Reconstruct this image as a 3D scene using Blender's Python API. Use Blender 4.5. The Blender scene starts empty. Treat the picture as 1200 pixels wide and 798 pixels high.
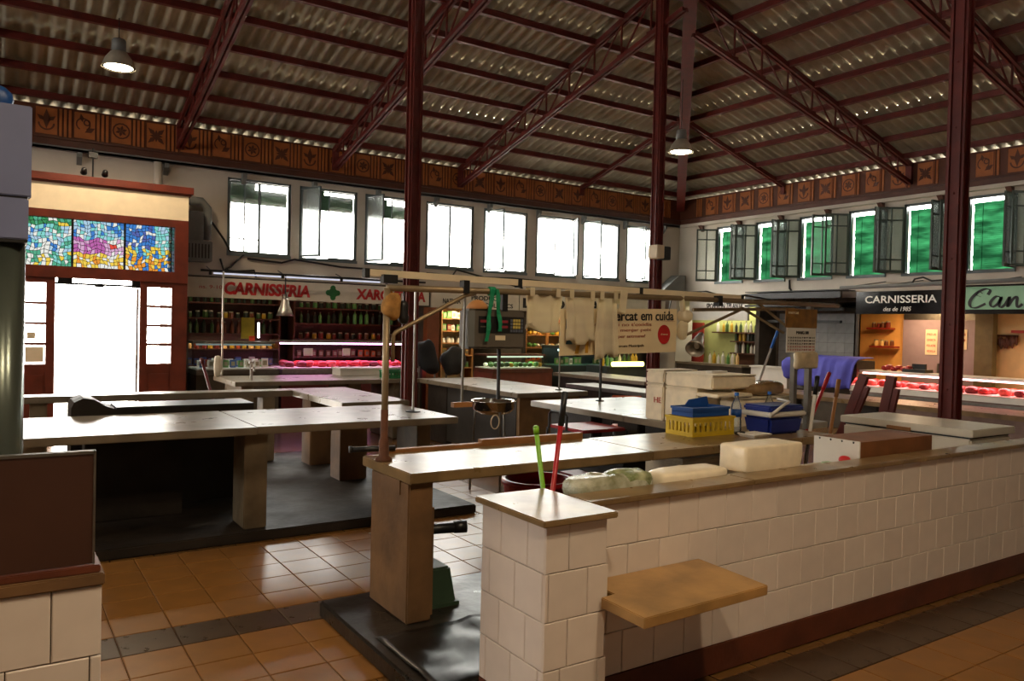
import bpy, bmesh, math, random
from mathutils import Vector, Matrix, Euler, noise
random.seed(7)
SC = bpy.context.scene
COL = SC.collection
R = math.radians

# ------------------------------------------------------------------ camera
F_PX, PITCH, ROLL, CAM_H, AZ = 915.0, R(1.0), R(1.35), 1.72, R(56.5)
_f = Vector((math.cos(AZ)*math.cos(PITCH), math.sin(AZ)*math.cos(PITCH), -math.sin(PITCH)))
_r0 = Vector((math.sin(AZ), -math.cos(AZ), 0)); _u0 = _r0.cross(_f)
_r = _r0*math.cos(ROLL) + _u0*math.sin(ROLL); _u = -_r0*math.sin(ROLL) + _u0*math.cos(ROLL)
CAM = Vector((0, 0, CAM_H))
cam = bpy.data.cameras.new('camera'); cam_o = bpy.data.objects.new('camera', cam); COL.objects.link(cam_o)
cam.sensor_width = 36.0; cam.lens = F_PX/1200*36; cam.clip_end = 300; cam.clip_start = .05
_m = Matrix((_r, _u, -_f)).transposed().to_4x4(); _m.translation = CAM
cam_o.matrix_world = _m
SC.camera = cam_o

# ------------------------------------------------------------------ view, sky and daylight
SC.view_settings.view_transform = 'Standard'; SC.view_settings.look = 'None'
SC.view_settings.gamma = 1.0; SC.view_settings.use_curve_mapping = False
SC.view_settings.exposure = 0.0
SKY = 26.0                                    # overcast white sky
LAMP_W = 440.0                                # each warm pendant lamp
w = bpy.data.worlds.new('overcast_sky'); SC.world = w; w.use_nodes = True
bg = w.node_tree.nodes['Background']; bg.inputs[0].default_value = (1.0, .955, .885, 1); bg.inputs[1].default_value = SKY
def portal(loc, rot, sx, sy):
    l = bpy.data.lights.new('daylight_portal', 'AREA'); l.shape = 'RECTANGLE'; l.size = sx; l.size_y = sy
    l.cycles.is_portal = True
    o = bpy.data.objects.new('daylight_portal', l); COL.objects.link(o); o.location = loc; o.rotation_euler = rot
portal((8.3, 13.86, 3.5), (R(-90), 0, 0), 10.6, 1.4)
portal((14.16, 9.3, 3.5), (0, R(90), 0), 1.4, 7.8)
portal((1.22, 13.9, 1.7), (R(-90), 0, 0), 2.4, 3.3)
portal((-9.66, 7.1, 3.5), (0, R(-90), 0), 1.4, 7)

# ------------------------------------------------------------------ materials
MATS = {}
def M(name, col, rough=.6, metal=0.0, var=.18, scale=6.0, bump=0.0, bscale=40.0, spec=.5, rnd=0.0, col2=None, alpha=None, coat=0.0, rvar=0.0, detail=4):
    if name in MATS: return MATS[name]
    m = bpy.data.materials.new(name); m.use_nodes = True; nt = m.node_tree; N = nt.nodes; L = nt.links
    b = N['Principled BSDF']
    b.inputs['Roughness'].default_value = rough; b.inputs['Metallic'].default_value = metal
    b.inputs['Specular IOR Level'].default_value = spec; b.inputs['Coat Weight'].default_value = coat
    tc = N.new('ShaderNodeTexCoord')
    nz = N.new('ShaderNodeTexNoise'); nz.inputs['Scale'].default_value = scale; nz.inputs['Detail'].default_value = detail
    L.new(tc.outputs['Object'], nz.inputs['Vector'])
    rp = N.new('ShaderNodeValToRGB')
    c1 = tuple(max(0, c*(1-var)) for c in col); c2 = col2 or tuple(min(1, c*(1+var)) for c in col)
    rp.color_ramp.elements[0].position = .32; rp.color_ramp.elements[1].position = .68
    rp.color_ramp.elements[0].color = (*c1, 1); rp.color_ramp.elements[1].color = (*c2, 1)
    L.new(nz.outputs['Fac'], rp.inputs['Fac'])
    out = rp.outputs['Color']
    if rnd:
        oi = N.new('ShaderNodeObjectInfo'); hv = N.new('ShaderNodeHueSaturation')
        mr = N.new('ShaderNodeMapRange'); mr.inputs['To Min'].default_value = 1-rnd; mr.inputs['To Max'].default_value = 1+rnd
        L.new(oi.outputs['Random'], mr.inputs['Value']); L.new(mr.outputs['Result'], hv.inputs['Value']); L.new(out, hv.inputs['Color'])
        out = hv.outputs['Color']
    L.new(out, b.inputs['Base Color'])
    if rvar:
        mr = N.new('ShaderNodeMapRange'); mr.inputs['To Min'].default_value = max(.03, rough-rvar); mr.inputs['To Max'].default_value = min(1, rough+rvar)
        n3 = N.new('ShaderNodeTexNoise'); n3.inputs['Scale'].default_value = scale*1.7; n3.inputs['Detail'].default_value = 5
        L.new(tc.outputs['Object'], n3.inputs['Vector']); L.new(n3.outputs['Fac'], mr.inputs['Value']); L.new(mr.outputs['Result'], b.inputs['Roughness'])
    if bump:
        n2 = N.new('ShaderNodeTexNoise'); n2.inputs['Scale'].default_value = bscale; n2.inputs['Detail'].default_value = 3
        bp = N.new('ShaderNodeBump'); bp.inputs['Strength'].default_value = bump; bp.inputs['Distance'].default_value = .01
        L.new(tc.outputs['Object'], n2.inputs['Vector']); L.new(n2.outputs['Fac'], bp.inputs['Height']); L.new(bp.outputs['Normal'], b.inputs['Normal'])
    MATS[name] = m; return m
def EM(name, col, s):
    if name in MATS: return MATS[name]
    m = bpy.data.materials.new(name); m.use_nodes = True; nt = m.node_tree
    nt.nodes.remove(nt.nodes['Principled BSDF']); e = nt.nodes.new('ShaderNodeEmission')
    e.inputs[0].default_value = (*col, 1); e.inputs[1].default_value = s
    nt.links.new(e.outputs[0], nt.nodes['Material Output'].inputs[0]); MATS[name] = m; return m
def GLASS(name, col=(1, 1, 1), gloss=.08, rough=.05, haze=0.0, hcol=(1, 1, 1)):
    """clear pane: coloured see-through plus a little mirror and a little scattering dirt"""
    if name in MATS: return MATS[name]
    m = bpy.data.materials.new(name); m.use_nodes = True; nt = m.node_tree; N = nt.nodes; L = nt.links
    N.remove(N['Principled BSDF'])
    t = N.new('ShaderNodeBsdfTransparent'); t.inputs[0].default_value = (*col, 1)
    g = N.new('ShaderNodeBsdfGlossy'); g.inputs['Roughness'].default_value = rough
    fr = N.new('ShaderNodeFresnel'); fr.inputs[0].default_value = 1.35
    mx = N.new('ShaderNodeMixShader'); last = t.outputs[0]
    if haze:
        d = N.new('ShaderNodeBsdfTranslucent'); d.inputs[0].default_value = (*hcol, 1)
        m2 = N.new('ShaderNodeMixShader'); m2.inputs[0].default_value = haze
        L.new(last, m2.inputs[1]); L.new(d.outputs[0], m2.inputs[2]); last = m2.outputs[0]
    L.new(fr.outputs[0], mx.inputs[0]); L.new(last, mx.inputs[1]); L.new(g.outputs[0], mx.inputs[2])
    L.new(mx.outputs[0], N['Material Output'].inputs[0]); MATS[name] = m; return m
def CLOTH_T(name, col, tcol, mix=.5):
    """thin fabric or slats that let daylight through"""
    m = bpy.data.materials.new(name); m.use_nodes = True; nt = m.node_tree; N = nt.nodes; L = nt.links
    N.remove(N['Principled BSDF'])
    d = N.new('ShaderNodeBsdfDiffuse'); d.inputs[0].default_value = (*col, 1)
    t = N.new('ShaderNodeBsdfTranslucent')
    tc = N.new('ShaderNodeTexCoord'); nz = N.new('ShaderNodeTexNoise'); nz.inputs['Scale'].default_value = 2.2
    mp = N.new('ShaderNodeMapping'); mp.inputs['Scale'].default_value = (1, 1, 3)
    rp = N.new('ShaderNodeValToRGB'); rp.color_ramp.elements[0].position = .35; rp.color_ramp.elements[1].position = .7
    rp.color_ramp.elements[0].color = (*[c*.6 for c in tcol], 1); rp.color_ramp.elements[1].color = (*[min(1, c*1.5) for c in tcol], 1)
    L.new(tc.outputs['Object'], mp.inputs[0]); L.new(mp.outputs[0], nz.inputs['Vector']); L.new(nz.outputs['Fac'], rp.inputs[0]); L.new(rp.outputs[0], t.inputs[0])
    mx = N.new('ShaderNodeMixShader'); mx.inputs[0].default_value = mix
    L.new(d.outputs[0], mx.inputs[1]); L.new(t.outputs[0], mx.inputs[2]); L.new(mx.outputs[0], N['Material Output'].inputs[0])
    MATS[name] = m; return m

# ------------------------------------------------------------------ mesh builder
def lin(*rgb): return tuple(((c/255)/12.92 if c/255 <= .04045 else ((c/255+.055)/1.055)**2.4) for c in rgb)
class MB:
    def __init__(s): s.v = []; s.f = []; s.mi = []
    def add(s, vs, fs, mi=0):
        o = len(s.v); s.v += [tuple(v) for v in vs]; s.f += [tuple(i+o for i in f) for f in fs]; s.mi += [mi]*len(fs); return s
    def box(s, x0, x1, y0, y1, z0, z1, mi=0, m=None):
        vs = [Vector(p) for p in ((x0,y0,z0),(x1,y0,z0),(x1,y1,z0),(x0,y1,z0),(x0,y0,z1),(x1,y0,z1),(x1,y1,z1),(x0,y1,z1))]
        if m is not None: vs = [m @ v for v in vs]
        return s.add(vs, [(0,3,2,1),(4,5,6,7),(0,1,5,4),(1,2,6,5),(2,3,7,6),(3,0,4,7)], mi)
    def cbox(s, c, d, mi=0, m=None):
        return s.box(c[0]-d[0]/2, c[0]+d[0]/2, c[1]-d[1]/2, c[1]+d[1]/2, c[2]-d[2]/2, c[2]+d[2]/2, mi, m)
    def bar(s, a, b, w, h, mi=0, up=(0,0,1)):
        """rectangular bar from a to b, w wide sideways, h deep along up"""
        a, b = Vector(a), Vector(b); d = (b-a).normalized(); up = Vector(up)
        x = d.cross(up)
        if x.length < 1e-4: x = d.cross(Vector((1,0,0)))
        x.normalize(); y = x.cross(d); x *= w/2; y *= h/2
        vs = [a-x-y, a+x-y, a+x+y, a-x+y, b-x-y, b+x-y, b+x+y, b-x+y]
        return s.add(vs, [(0,1,2,3),(7,6,5,4),(0,4,5,1),(1,5,6,2),(2,6,7,3),(3,7,4,0)], mi)
    def tube(s, path, r, n=8, mi=0, caps=True):
        P = [Vector(p) for p in path]; rs = r if isinstance(r, (list, tuple)) else [r]*len(P)
        rings = []; prev = None
        for i, p in enumerate(P):
            d = (P[min(i+1, len(P)-1)]-P[max(i-1, 0)]).normalized()
            if prev is None:
                x = d.cross(Vector((0,0,1)))
                if x.length < 1e-3: x = d.cross(Vector((1,0,0)))
            else: x = prev - d*prev.dot(d)
            x.normalize(); prev = x; y = d.cross(x)
            rings.append([p + (x*math.cos(2*math.pi*k/n)+y*math.sin(2*math.pi*k/n))*rs[i] for k in range(n)])
        vs = [v for q in rings for v in q]; fs = []
        for i in range(len(P)-1):
            for k in range(n):
                k2 = (k+1) % n; fs.append((i*n+k, i*n+k2, (i+1)*n+k2, (i+1)*n+k))
        if caps: fs += [tuple(range(n-1, -1, -1)), tuple(range((len(P)-1)*n, len(P)*n))]
        return s.add(vs, fs, mi)
    def lathe(s, prof, n=16, mi=0, m=None, c=(0,0,0)):
        """profile of (radius, height) spun round the upright axis"""
        vs = []; fs = []; c = Vector(c)
        for (r, z) in prof:
            for k in range(n):
                a = 2*math.pi*k/n; v = Vector((r*math.cos(a), r*math.sin(a), z))
                vs.append((m @ v if m is not None else v) + c)
        for i in range(len(prof)-1):
            for k in range(n):
                k2 = (k+1) % n; fs.append((i*n+k, i*n+k2, (i+1)*n+k2, (i+1)*n+k))
        if prof[0][0] > 1e-6: fs.append(tuple(range(n-1, -1, -1)))
        if prof[-1][0] > 1e-6: fs.append(tuple(range((len(prof)-1)*n, len(prof)*n)))
        return s.add(vs, fs, mi)
    def prism(s, poly, z0, z1, mi=0, m=None):
        """flat outline pushed up from z0 to z1; m maps it into place"""
        n = len(poly); vs = [Vector((p[0], p[1], z0)) for p in poly] + [Vector((p[0], p[1], z1)) for p in poly]
        if m is not None: vs = [m @ v for v in vs]
        fs = [tuple(range(n-1, -1, -1)), tuple(range(n, 2*n))] + [(i, (i+1) % n, (i+1) % n+n, i+n) for i in range(n)]
        return s.add(vs, fs, mi)
    def blob(s, c, d, e=.35, n=10, amp=0.0, fr=6.0, seed=0, mi=0, m=None):
        """rounded, slightly crumpled cushion: a superellipsoid; e near 0 boxy, 1 round"""
        vs = []; fs = []; nu, nv = 2*n, n
        sg = lambda t, p: math.copysign(abs(t)**p, t)
        for i in range(nv+1):
            ph = -math.pi/2 + math.pi*i/nv
            for k in range(nu):
                th = 2*math.pi*k/nu
                p = Vector((sg(math.cos(ph), e)*sg(math.cos(th), e), sg(math.cos(ph), e)*sg(math.sin(th), e), sg(math.sin(ph), e)))
                q = Vector((p.x*d[0]/2, p.y*d[1]/2, p.z*d[2]/2))
                if amp: q += q.normalized()*noise.noise(q*fr + Vector((seed*7.1, seed*3.3, 0)))*amp
                if m is not None: q = m @ q
                vs.append(q + Vector(c))
        for i in range(nv):
            for k in range(nu):
                k2 = (k+1) % nu; fs.append((i*nu+k, i*nu+k2, (i+1)*nu+k2, (i+1)*nu+k))
        return s.add(vs, fs, mi)
    def grid(s, P, mi=0, closed=False):
        """sheet from a table of points"""
        r, c = len(P), len(P[0]); vs = [p for row in P for p in row]; fs = []
        for i in range(r-1):
            for k in range(c if closed else c-1):
                k2 = (k+1) % c; fs.append((i*c+k, i*c+k2, (i+1)*c+k2, (i+1)*c+k))
        return s.add(vs, fs, mi)
    def build(s, name, mat, parent=None, smooth=False, bevel=0.0, thick=0.0, merge=False):
        mats = mat if isinstance(mat, (list, tuple)) else [mat]
        V = [Vector(v) for v in s.v]
        if parent is not None: root = ROOTLOC.get(parent.name, Vector((0,0,0))); org = root
        else:
            lo = [min(v[i] for v in V) for i in range(3)]; hi = [max(v[i] for v in V) for i in range(3)]
            org = Vector(((lo[0]+hi[0])/2, (lo[1]+hi[1])/2, lo[2]))
        me = bpy.data.meshes.new(name); me.from_pydata([v-org for v in V], [], s.f)
        for mt in mats: me.materials.append(mt)
        if len(mats) > 1: me.polygons.foreach_set('material_index', s.mi)
        if smooth: me.polygons.foreach_set('use_smooth', [True]*len(me.polygons))
        if bevel or merge or thick:
            bm = bmesh.new(); bm.from_mesh(me)
            if merge or thick: bmesh.ops.remove_doubles(bm, verts=bm.verts, dist=1e-4)
            if thick: bmesh.ops.solidify(bm, geom=bm.faces[:], thickness=thick)
            if bevel: bmesh.ops.bevel(bm, geom=bm.edges[:], offset=bevel, segments=2, affect='EDGES', clamp_overlap=True)
            bm.to_mesh(me); bm.free()
        me.update()
        o = bpy.data.objects.new(name, me); COL.objects.link(o)
        if parent is not None: o.parent = parent; ROOTLOC[o.name] = root
        else: o.location = org; ROOTLOC[o.name] = org
        return o
ROOTLOC = {}
def tag(o, label=None, cat=None, group=None, kind=None):
    if label: o['label'] = label
    if cat: o['category'] = cat
    if group: o['group'] = group
    if kind: o['kind'] = kind
    return o
def struct(o, label=None): return tag(o, label, None, None, 'structure')
def thing(name, label, cat, loc=(0,0,0), group=None):
    o = bpy.data.objects.new(name, None); COL.objects.link(o); o.location = loc; o.empty_display_size = .1
    ROOTLOC[o.name] = Vector(loc); return tag(o, label, cat, group)
def place(parent, name, me, loc, mat=None):
    """one more piece that shares a mesh; loc in world coordinates"""
    o = bpy.data.objects.new(name, me); COL.objects.link(o)
    base = ROOTLOC.get(parent.name, Vector((0,0,0))) if parent else Vector((0,0,0))
    o.parent = parent; o.location = Vector(loc)-base; ROOTLOC[o.name] = base
    return o
def kids(o): return list(o.children)
def copy_tree(o, loc=None, rz=None, label=None, parent=None):
    c = o.copy(); COL.objects.link(c)
    if parent is not None: c.parent = parent
    for ch in kids(o): copy_tree(ch, parent=c)
    if loc is not None: c.location = loc
    if rz is not None: c.rotation_euler = (0, 0, rz)
    if label: c['label'] = label
    return c
def meshdata(mb, name, mats):
    me = bpy.data.meshes.new(name); me.from_pydata(mb.v, [], mb.f)
    mats = mats if isinstance(mats, (list, tuple)) else [mats]
    for m in mats: me.materials.append(m)
    if len(mats) > 1: me.polygons.foreach_set('material_index', mb.mi)
    me.update(); return me
# pixel of the photograph -> point of the place, on a known plane
def ray(x, y): return _f + _r*((x-600)/F_PX) - _u*((y-399)/F_PX)
def PZ(x, y, z): d = ray(x, y); return CAM + d*((z-CAM_H)/d.z)
def PY(x, y, Y): d = ray(x, y); return CAM + d*(Y/d.y)
def PX(x, y, X): d = ray(x, y); return CAM + d*(X/d.x)
# upright frames: on the back wall (seen towards +Y) and on the right wall (seen towards +X)
def FB(p): return Matrix(((1,0,0,p[0]),(0,0,-1,p[1]),(0,1,0,p[2]),(0,0,0,1)))
def FR(p): return Matrix(((0,0,-1,p[0]),(-1,0,0,p[1]),(0,1,0,p[2]),(0,0,0,1)))
def text(s, frame, width, height, mat, parent, name='lettering', depth=.004, shear=0.0, offset=0.0, spacing=1.0, label=None):
    """flat lettering fitted into width x height with its lower left corner at the frame's origin"""
    cu = bpy.data.curves.new('t', 'FONT'); cu.body = s; cu.size = 1; cu.shear = shear; cu.offset = offset; cu.space_character = spacing
    cu.extrude = .001; cu.resolution_u = 3; cu.space_line = .9
    o = bpy.data.objects.new('t', cu); COL.objects.link(o)
    me = bpy.data.meshes.new_from_object(o); bpy.data.objects.remove(o); bpy.data.curves.remove(cu)
    V = [v.co.copy() for v in me.vertices]
    x0, x1 = min(v.x for v in V), max(v.x for v in V); y0, y1 = min(v.y for v in V), max(v.y for v in V)
    sx = width/(x1-x0); sy = height/(y1-y0) if height else sx
    mb = MB(); mb.add([frame @ Vector(((v.x-x0)*sx, (v.y-y0)*sy, depth*(1 if v.z > 0 else 0))) for v in V], [tuple(p.vertices) for p in me.polygons])
    bpy.data.meshes.remove(me)
    r = mb.build(name, mat, parent)
    if label: r['label'] = label
    return r
def lamp(kind, loc, energy, col, size=.1, rot=None, size_y=None, spot=None, parent=None, name='lamp_light'):
    l = bpy.data.lights.new(name, kind); l.energy = energy; l.color = col
    if kind == 'AREA':
        l.size = size
        if size_y: l.shape = 'RECTANGLE'; l.size_y = size_y
    else: l.shadow_soft_size = size
    if spot: l.spot_size = R(spot); l.spot_blend = .6
    o = bpy.data.objects.new(name, l); COL.objects.link(o); o.location = loc
    if rot: o.rotation_euler = rot
    if parent is not None: o.parent = parent; o.location = Vector(loc)-ROOTLOC[parent.name]
    return o
# ------------------------------------------------------------------ palette
m_plaster = M('plaster_white', lin(196,186,172), .85, var=.10, scale=1.3, bump=.15, bscale=18)
m_plaster_in = M('plaster_dark_shop', lin(120,112,100), .85, var=.12, scale=2)
m_red = M('oxide_red_paint', lin(96,25,15), .55, var=.22, scale=9, bump=.1)
m_redbrown = M('dark_wood_red', lin(96,38,22), .4, var=.25, scale=5, bump=.08, bscale=30)
m_sheet = M('fibre_cement', lin(164,156,136), .9, var=.22, scale=2.5, bump=.2, bscale=25)
m_frieze = M('frieze_orange', lin(172,98,44), .6, var=.15, scale=6)
m_frieze_d = M('frieze_brown', lin(92,46,22), .6, var=.15, scale=6)
m_beam = M('beam_brown', lin(84,44,28), .5, var=.2, scale=5)
m_grey = M('grey_paint', lin(112,114,112), .5, var=.12)
m_winframe = M('window_grey_green', lin(92,104,106), .45, var=.15)
m_winframe_g = M('window_green_dark', lin(62,70,62), .45, var=.15)
m_steel = M('brushed_steel', lin(190,188,182), .28, 1.0, var=.08, scale=20)
m_steel_d = M('dull_steel', lin(128,124,116), .42, 1.0, var=.12, scale=12)
m_alu = M('aluminium', lin(205,200,190), .35, .9, var=.05)
m_black = M('black_plastic', lin(22,21,20), .4, var=.2)
m_white = M('white_enamel', lin(222,216,206), .35, var=.05)
m_cream = M('cream_board', lin(226,208,176), .6, var=.06)
m_sign = M('sign_offwhite', lin(206,198,178), .5, var=.05)
m_marble = M('marble', lin(124,111,91), .3, var=.22, scale=3.5, rvar=.08, detail=8)
m_marble_w = M('marble_worn', lin(134,108,72), .3, var=.3, scale=5, rvar=.08, detail=8)
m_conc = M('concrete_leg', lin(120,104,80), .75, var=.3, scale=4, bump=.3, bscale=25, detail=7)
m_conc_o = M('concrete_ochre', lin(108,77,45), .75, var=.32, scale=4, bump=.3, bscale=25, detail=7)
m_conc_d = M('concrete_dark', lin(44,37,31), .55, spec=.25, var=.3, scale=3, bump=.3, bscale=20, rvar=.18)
m_wet = M('wet_concrete', lin(38,33,28), .32, var=.35, scale=3, bump=.35, bscale=14, rvar=.15)
m_tile = M('wall_tile', lin(222,208,196), .3, var=.03, scale=9, rnd=.05)
m_grout = M('grout_dark', lin(70,56,44), .9, var=.2)
m_floor_t = M('floor_tile', lin(138,94,46), .3, var=.14, scale=7, rnd=.10, rvar=.07)
m_floor_g = M('floor_tile_grey', lin(70,52,36), .3, var=.2, scale=7, rnd=.12, rvar=.1)
m_green_sl = CLOTH_T('green_slats', lin(16,96,62), tuple(c*.19 for c in (.38, 1, .62)), .75)
m_green_dk = M('green_rolled_blind', lin(38,70,44), .7, var=.2)
m_glass = GLASS('window_glass', (.96, .97, .97), haze=.05)
m_glass_t = GLASS('textured_glass', (.9, .95, .93), haze=.06, rough=.2)

# ------------------------------------------------------------------ floor
XW, YW = 13.8, 13.6                       # inner faces of the right wall and of the back wall
X0, Y0 = -9.5, -6.4                       # the walls behind the camera
def floor_mat():
    m = bpy.data.materials.new('floor_tiled_far'); m.use_nodes = True; nt = m.node_tree; N = nt.nodes; L = nt.links; b = N['Principled BSDF']
    tc = N.new('ShaderNodeTexCoord'); br = N.new('ShaderNodeTexBrick'); br.offset = 0; br.squash = 1
    br.inputs['Scale'].default_value = 1; br.inputs['Brick Width'].default_value = .29; br.inputs['Row Height'].default_value = .29; br.inputs['Mortar Size'].default_value = .004
    br.inputs['Color1'].default_value = (*lin(124,88,46), 1); br.inputs['Color2'].default_value = (*lin(108,76,42), 1); br.inputs['Mortar'].default_value = (*lin(40,30,22), 1)
    nz = N.new('ShaderNodeTexNoise'); nz.inputs['Scale'].default_value = 3
    L.new(tc.outputs['Object'], br.inputs['Vector']); L.new(br.outputs['Color'], b.inputs['Base Color']); b.inputs['Roughness'].default_value = .26
    bp = N.new('ShaderNodeBump'); bp.inputs['Strength'].default_value = .1; bp.inputs['Distance'].default_value = .01
    L.new(tc.outputs['Object'], nz.inputs['Vector']); L.new(nz.outputs['Fac'], bp.inputs['Height']); L.new(bp.outputs['Normal'], b.inputs['Normal'])
    return m
mb = MB(); mb.box(X0-.3, XW+2.6, Y0-.3, YW+2.6, -.2, -.008)
floor = struct(mb.build('floor', floor_mat()))
TS = .29
def floor_tile(x, y, mat_i):
    ks = TS-.005
    key = ('ft', mat_i)
    if key not in MATS:
        t = MB(); e = .004
        t.add([(-ks/2,-ks/2,-.008),(ks/2,-ks/2,-.008),(ks/2,ks/2,-.008),(-ks/2,ks/2,-.008),(-ks/2,-ks/2,-.002),(ks/2,-ks/2,-.002),(ks/2,ks/2,-.002),(-ks/2,ks/2,-.002),
               (-ks/2+e,-ks/2+e,0),(ks/2-e,-ks/2+e,0),(ks/2-e,ks/2-e,0),(-ks/2+e,ks/2-e,0)],
              [(0,1,5,4),(1,2,6,5),(2,3,7,6),(3,0,4,7),(4,5,9,8),(5,6,10,9),(6,7,11,10),(7,4,8,11),(8,9,10,11)])
        MATS[key] = meshdata(t, 'floor_tile', m_floor_g if mat_i else m_floor_t)
    o = place(floor, 'floor_tile', MATS[key], (x, y, 0)); o.rotation_euler = (random.uniform(-.0015, .0015), random.uniform(-.0015, .0015), 0)
nt_ = 0
def tiles(ix0, ix1, iy0, iy1, ok=lambda x, y: True, grey=lambda x, y: False):
    global nt_
    for i in range(ix0, ix1):
        for j in range(iy0, iy1):
            x, y = .84-TS/2 + i*TS, 4.35-TS/2 + j*TS
            if ok(x, y) and nt_ < 300: floor_tile(x, y, 1 if grey(x, y) else 0); nt_ += 1
tiles(-1, 4, -2, 7, lambda x, y: y < 6.1, lambda x, y: 4.35 < y < 4.64)                 # the passage in front of the left stall
tiles(4, 13, 1, 14, lambda x, y: (y < 6.1 or x > 3.75) and x < 4.4 and (x > 1.5))       # between the two stalls
tiles(7, 20, -12, -5, lambda x, y: y < 2.55, lambda x, y: y > 2.38)                     # the aisle right of the tiled counter
def ground():
    m = M('pavement_outside', lin(196,192,184), .8, var=.06, scale=.6)
    mb = MB(); mb.box(-30, 50, YW+2.7, 60, -.25, -.06); mb.box(X0-.3, 2.5, YW+.0, YW+2.7, -.05, -.009)
    o = mb.build('floor_outside', m); struct(o)
ground()

# ------------------------------------------------------------------ walls
WZ0, WZ1 = 2.84, 4.12
BW = [3.22, 4.45, 5.68, 6.94, 8.25, 9.55, 10.82, 12.10]; BWW = 1.08        # windows of the back wall
RW = [12.44-1.11*n for n in range(7)]; RWW = .80                            # windows of the right wall: far jamb, width
mb = MB()
def wall_y(mb, y0, y1, x0, x1, openings, z0, z1, top):
    xs = x0
    for (a, b) in openings:
        mb.box(xs, a, y0, y1, 0, top) if a > xs else None
        mb.box(a, b, y0, y1, 0 if z0 > 0 else 0, z0) if z0 > 0 else None
        mb.box(a, b, y0, y1, z1, top); xs = b
    mb.box(xs, x1, y0, y1, 0, top)
# back wall: left part with the doorway, then the part above the shops
mb.box(X0-.25, .1, YW, YW+.2, 0, 4.86); mb.box(.1, 2.35, YW, YW+.2, 3.3, 4.86); mb.box(2.35, 2.55, YW, YW+.2, 0, 4.86)
SILL = 2.45
mb.box(2.55, BW[0], YW, YW+.2, SILL, 4.86)
for i, a in enumerate(BW):
    b = a+BWW; nx = BW[i+1] if i+1 < len(BW) else XW
    mb.box(a, b, YW, YW+.2, SILL, WZ0); mb.box(a, b, YW, YW+.2, WZ1, 4.86); mb.box(b, nx, YW, YW+.2, SILL, 4.86)
wall_back = struct(mb.build('wall_back', m_plaster))
mb = MB()
ys = YW+.2
for a in RW:
    b = a-RWW
    mb.box(XW, XW+.2, a, ys, SILL, 4.86); mb.box(XW, XW+.2, b, a, SILL, WZ0); mb.box(XW, XW+.2, b, a, WZ1, 4.86); ys = b
mb.box(XW, XW+.2, Y0-.25, ys, SILL, 4.86); mb.box(XW, XW+.2, Y0-.25, 3.2, 0, SILL)
wall_right = struct(mb.build('wall_right', m_plaster))
mb = MB(); z0, z1 = WZ0, WZ1
xs = Y0-.25
for k in range(3):
    a = 4.0+2.6*k; b = a+1.6
    mb.box(X0-.25, X0, xs, a, 0, 4.9); mb.box(X0-.25, X0, a, b, 0, z0); mb.box(X0-.25, X0, a, b, z1, 4.9); xs = b
mb.box(X0-.25, X0, xs, YW, 0, 4.9)
struct(mb.build('wall_left', m_plaster))
mb = MB(); mb.box(X0, XW, Y0-.25, Y0, 0, 4.9)
struct(mb.build('wall_front', m_plaster))

# ------------------------------------------------------------------ windows
def sash(parent, frame, W, H, mid=True, mat=None, pane=None, t=.032, bars=(.2, .8)):
    """casement leaf in its own frame: hinge edge at local x=0, W wide, H tall"""
    d = .034; mb = MB()
    mb.box(0, t, 0, H, -d/2, d/2, m=frame); mb.box(W-t, W, 0, H, -d/2, d/2, m=frame)
    mb.box(t, W-t, 0, t*1.5, -d/2, d/2, m=frame); mb.box(t, W-t, H-t, H, -d/2, d/2, m=frame)
    if mid: mb.box(W/2-.011, W/2+.011, t, H-t, -d/2, d/2, m=frame)
    for q in bars: mb.box(t, W-t, H*q-.01, H*q+.01, -d/2.2, d/2.2, m=frame)
    s = mb.build('sash', mat, parent)
    g = MB(); g.box(t, W-t, t, H-t, -.003, .003, m=frame); g.build('pane', pane, s)
    return s
def hinge(frame, ang): return frame @ Matrix.Rotation(ang, 4, 'Y')
for i, a in enumerate(BW):
    H = WZ1-WZ0; b = a+BWW; mb = MB(); t = .035
    mb.box(a, a+t, YW+.02, YW+.1, WZ0, WZ1); mb.box(b-t, b, YW+.02, YW+.1, WZ0, WZ1)
    mb.box(a, b, YW+.02, YW+.1, WZ1-t, WZ1); mb.box(a, b, YW-.03, YW+.1, WZ0-.03, WZ0+t*.6)
    wn = struct(mb.build('window_%d' % (i+1), m_winframe))
    W = (BWW-2*t)/2
    fl = FB((a+t, YW+.03, WZ0+t*.7)); fr = FB((b-t, YW+.03, WZ0+t*.7)) @ Matrix.Rotation(math.pi, 4, 'Y')
    al = [0, 68, 75, 0, 70, 0, 78, 72][i]; ar = [0, 0, 0, 0, 0, 62, 0, 0][i]
    hh = H-1.9*t
    sash(wn, hinge(fl, -R(al)), W, hh, i == 0, m_winframe, m_glass if al == 0 else m_glass_t, .022, (.2,) if i == 0 else ())
    sash(wn, hinge(fr, R(ar)), W, hh, False, m_winframe, m_glass, .018, ())
    if i < 3:
        rb = MB(); z = WZ1-.4+(.05 if i == 1 else 0)
        for k in range(7): rb.box(a+.036, b-.036-(.0 if k < 5 else .55), YW+.13+.004*(k % 2), YW+.145+.004*(k % 2), z+.05*k, z+.05*k+.0505)
        if i == 1: rb.box(a+.06, b-.06, YW+.12, YW+.15, z-.03, z)
        tag(rb.build('rolled_blind', m_green_dk), ['dark green slatted blind drawn up in window nearest the wooden portal', 'dark green slatted blind drawn up in second window from the portal', 'dark green slatted blind drawn up in third window from portal, by red column'][i], 'blind', 'drawn up blinds')
n0 = len(BW)
RNAMES = ['nearest the corner', 'second from the corner', 'third from the corner', 'fourth from the corner', 'fifth from the corner', 'behind the thick red column', 'at the picture edge']
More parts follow.
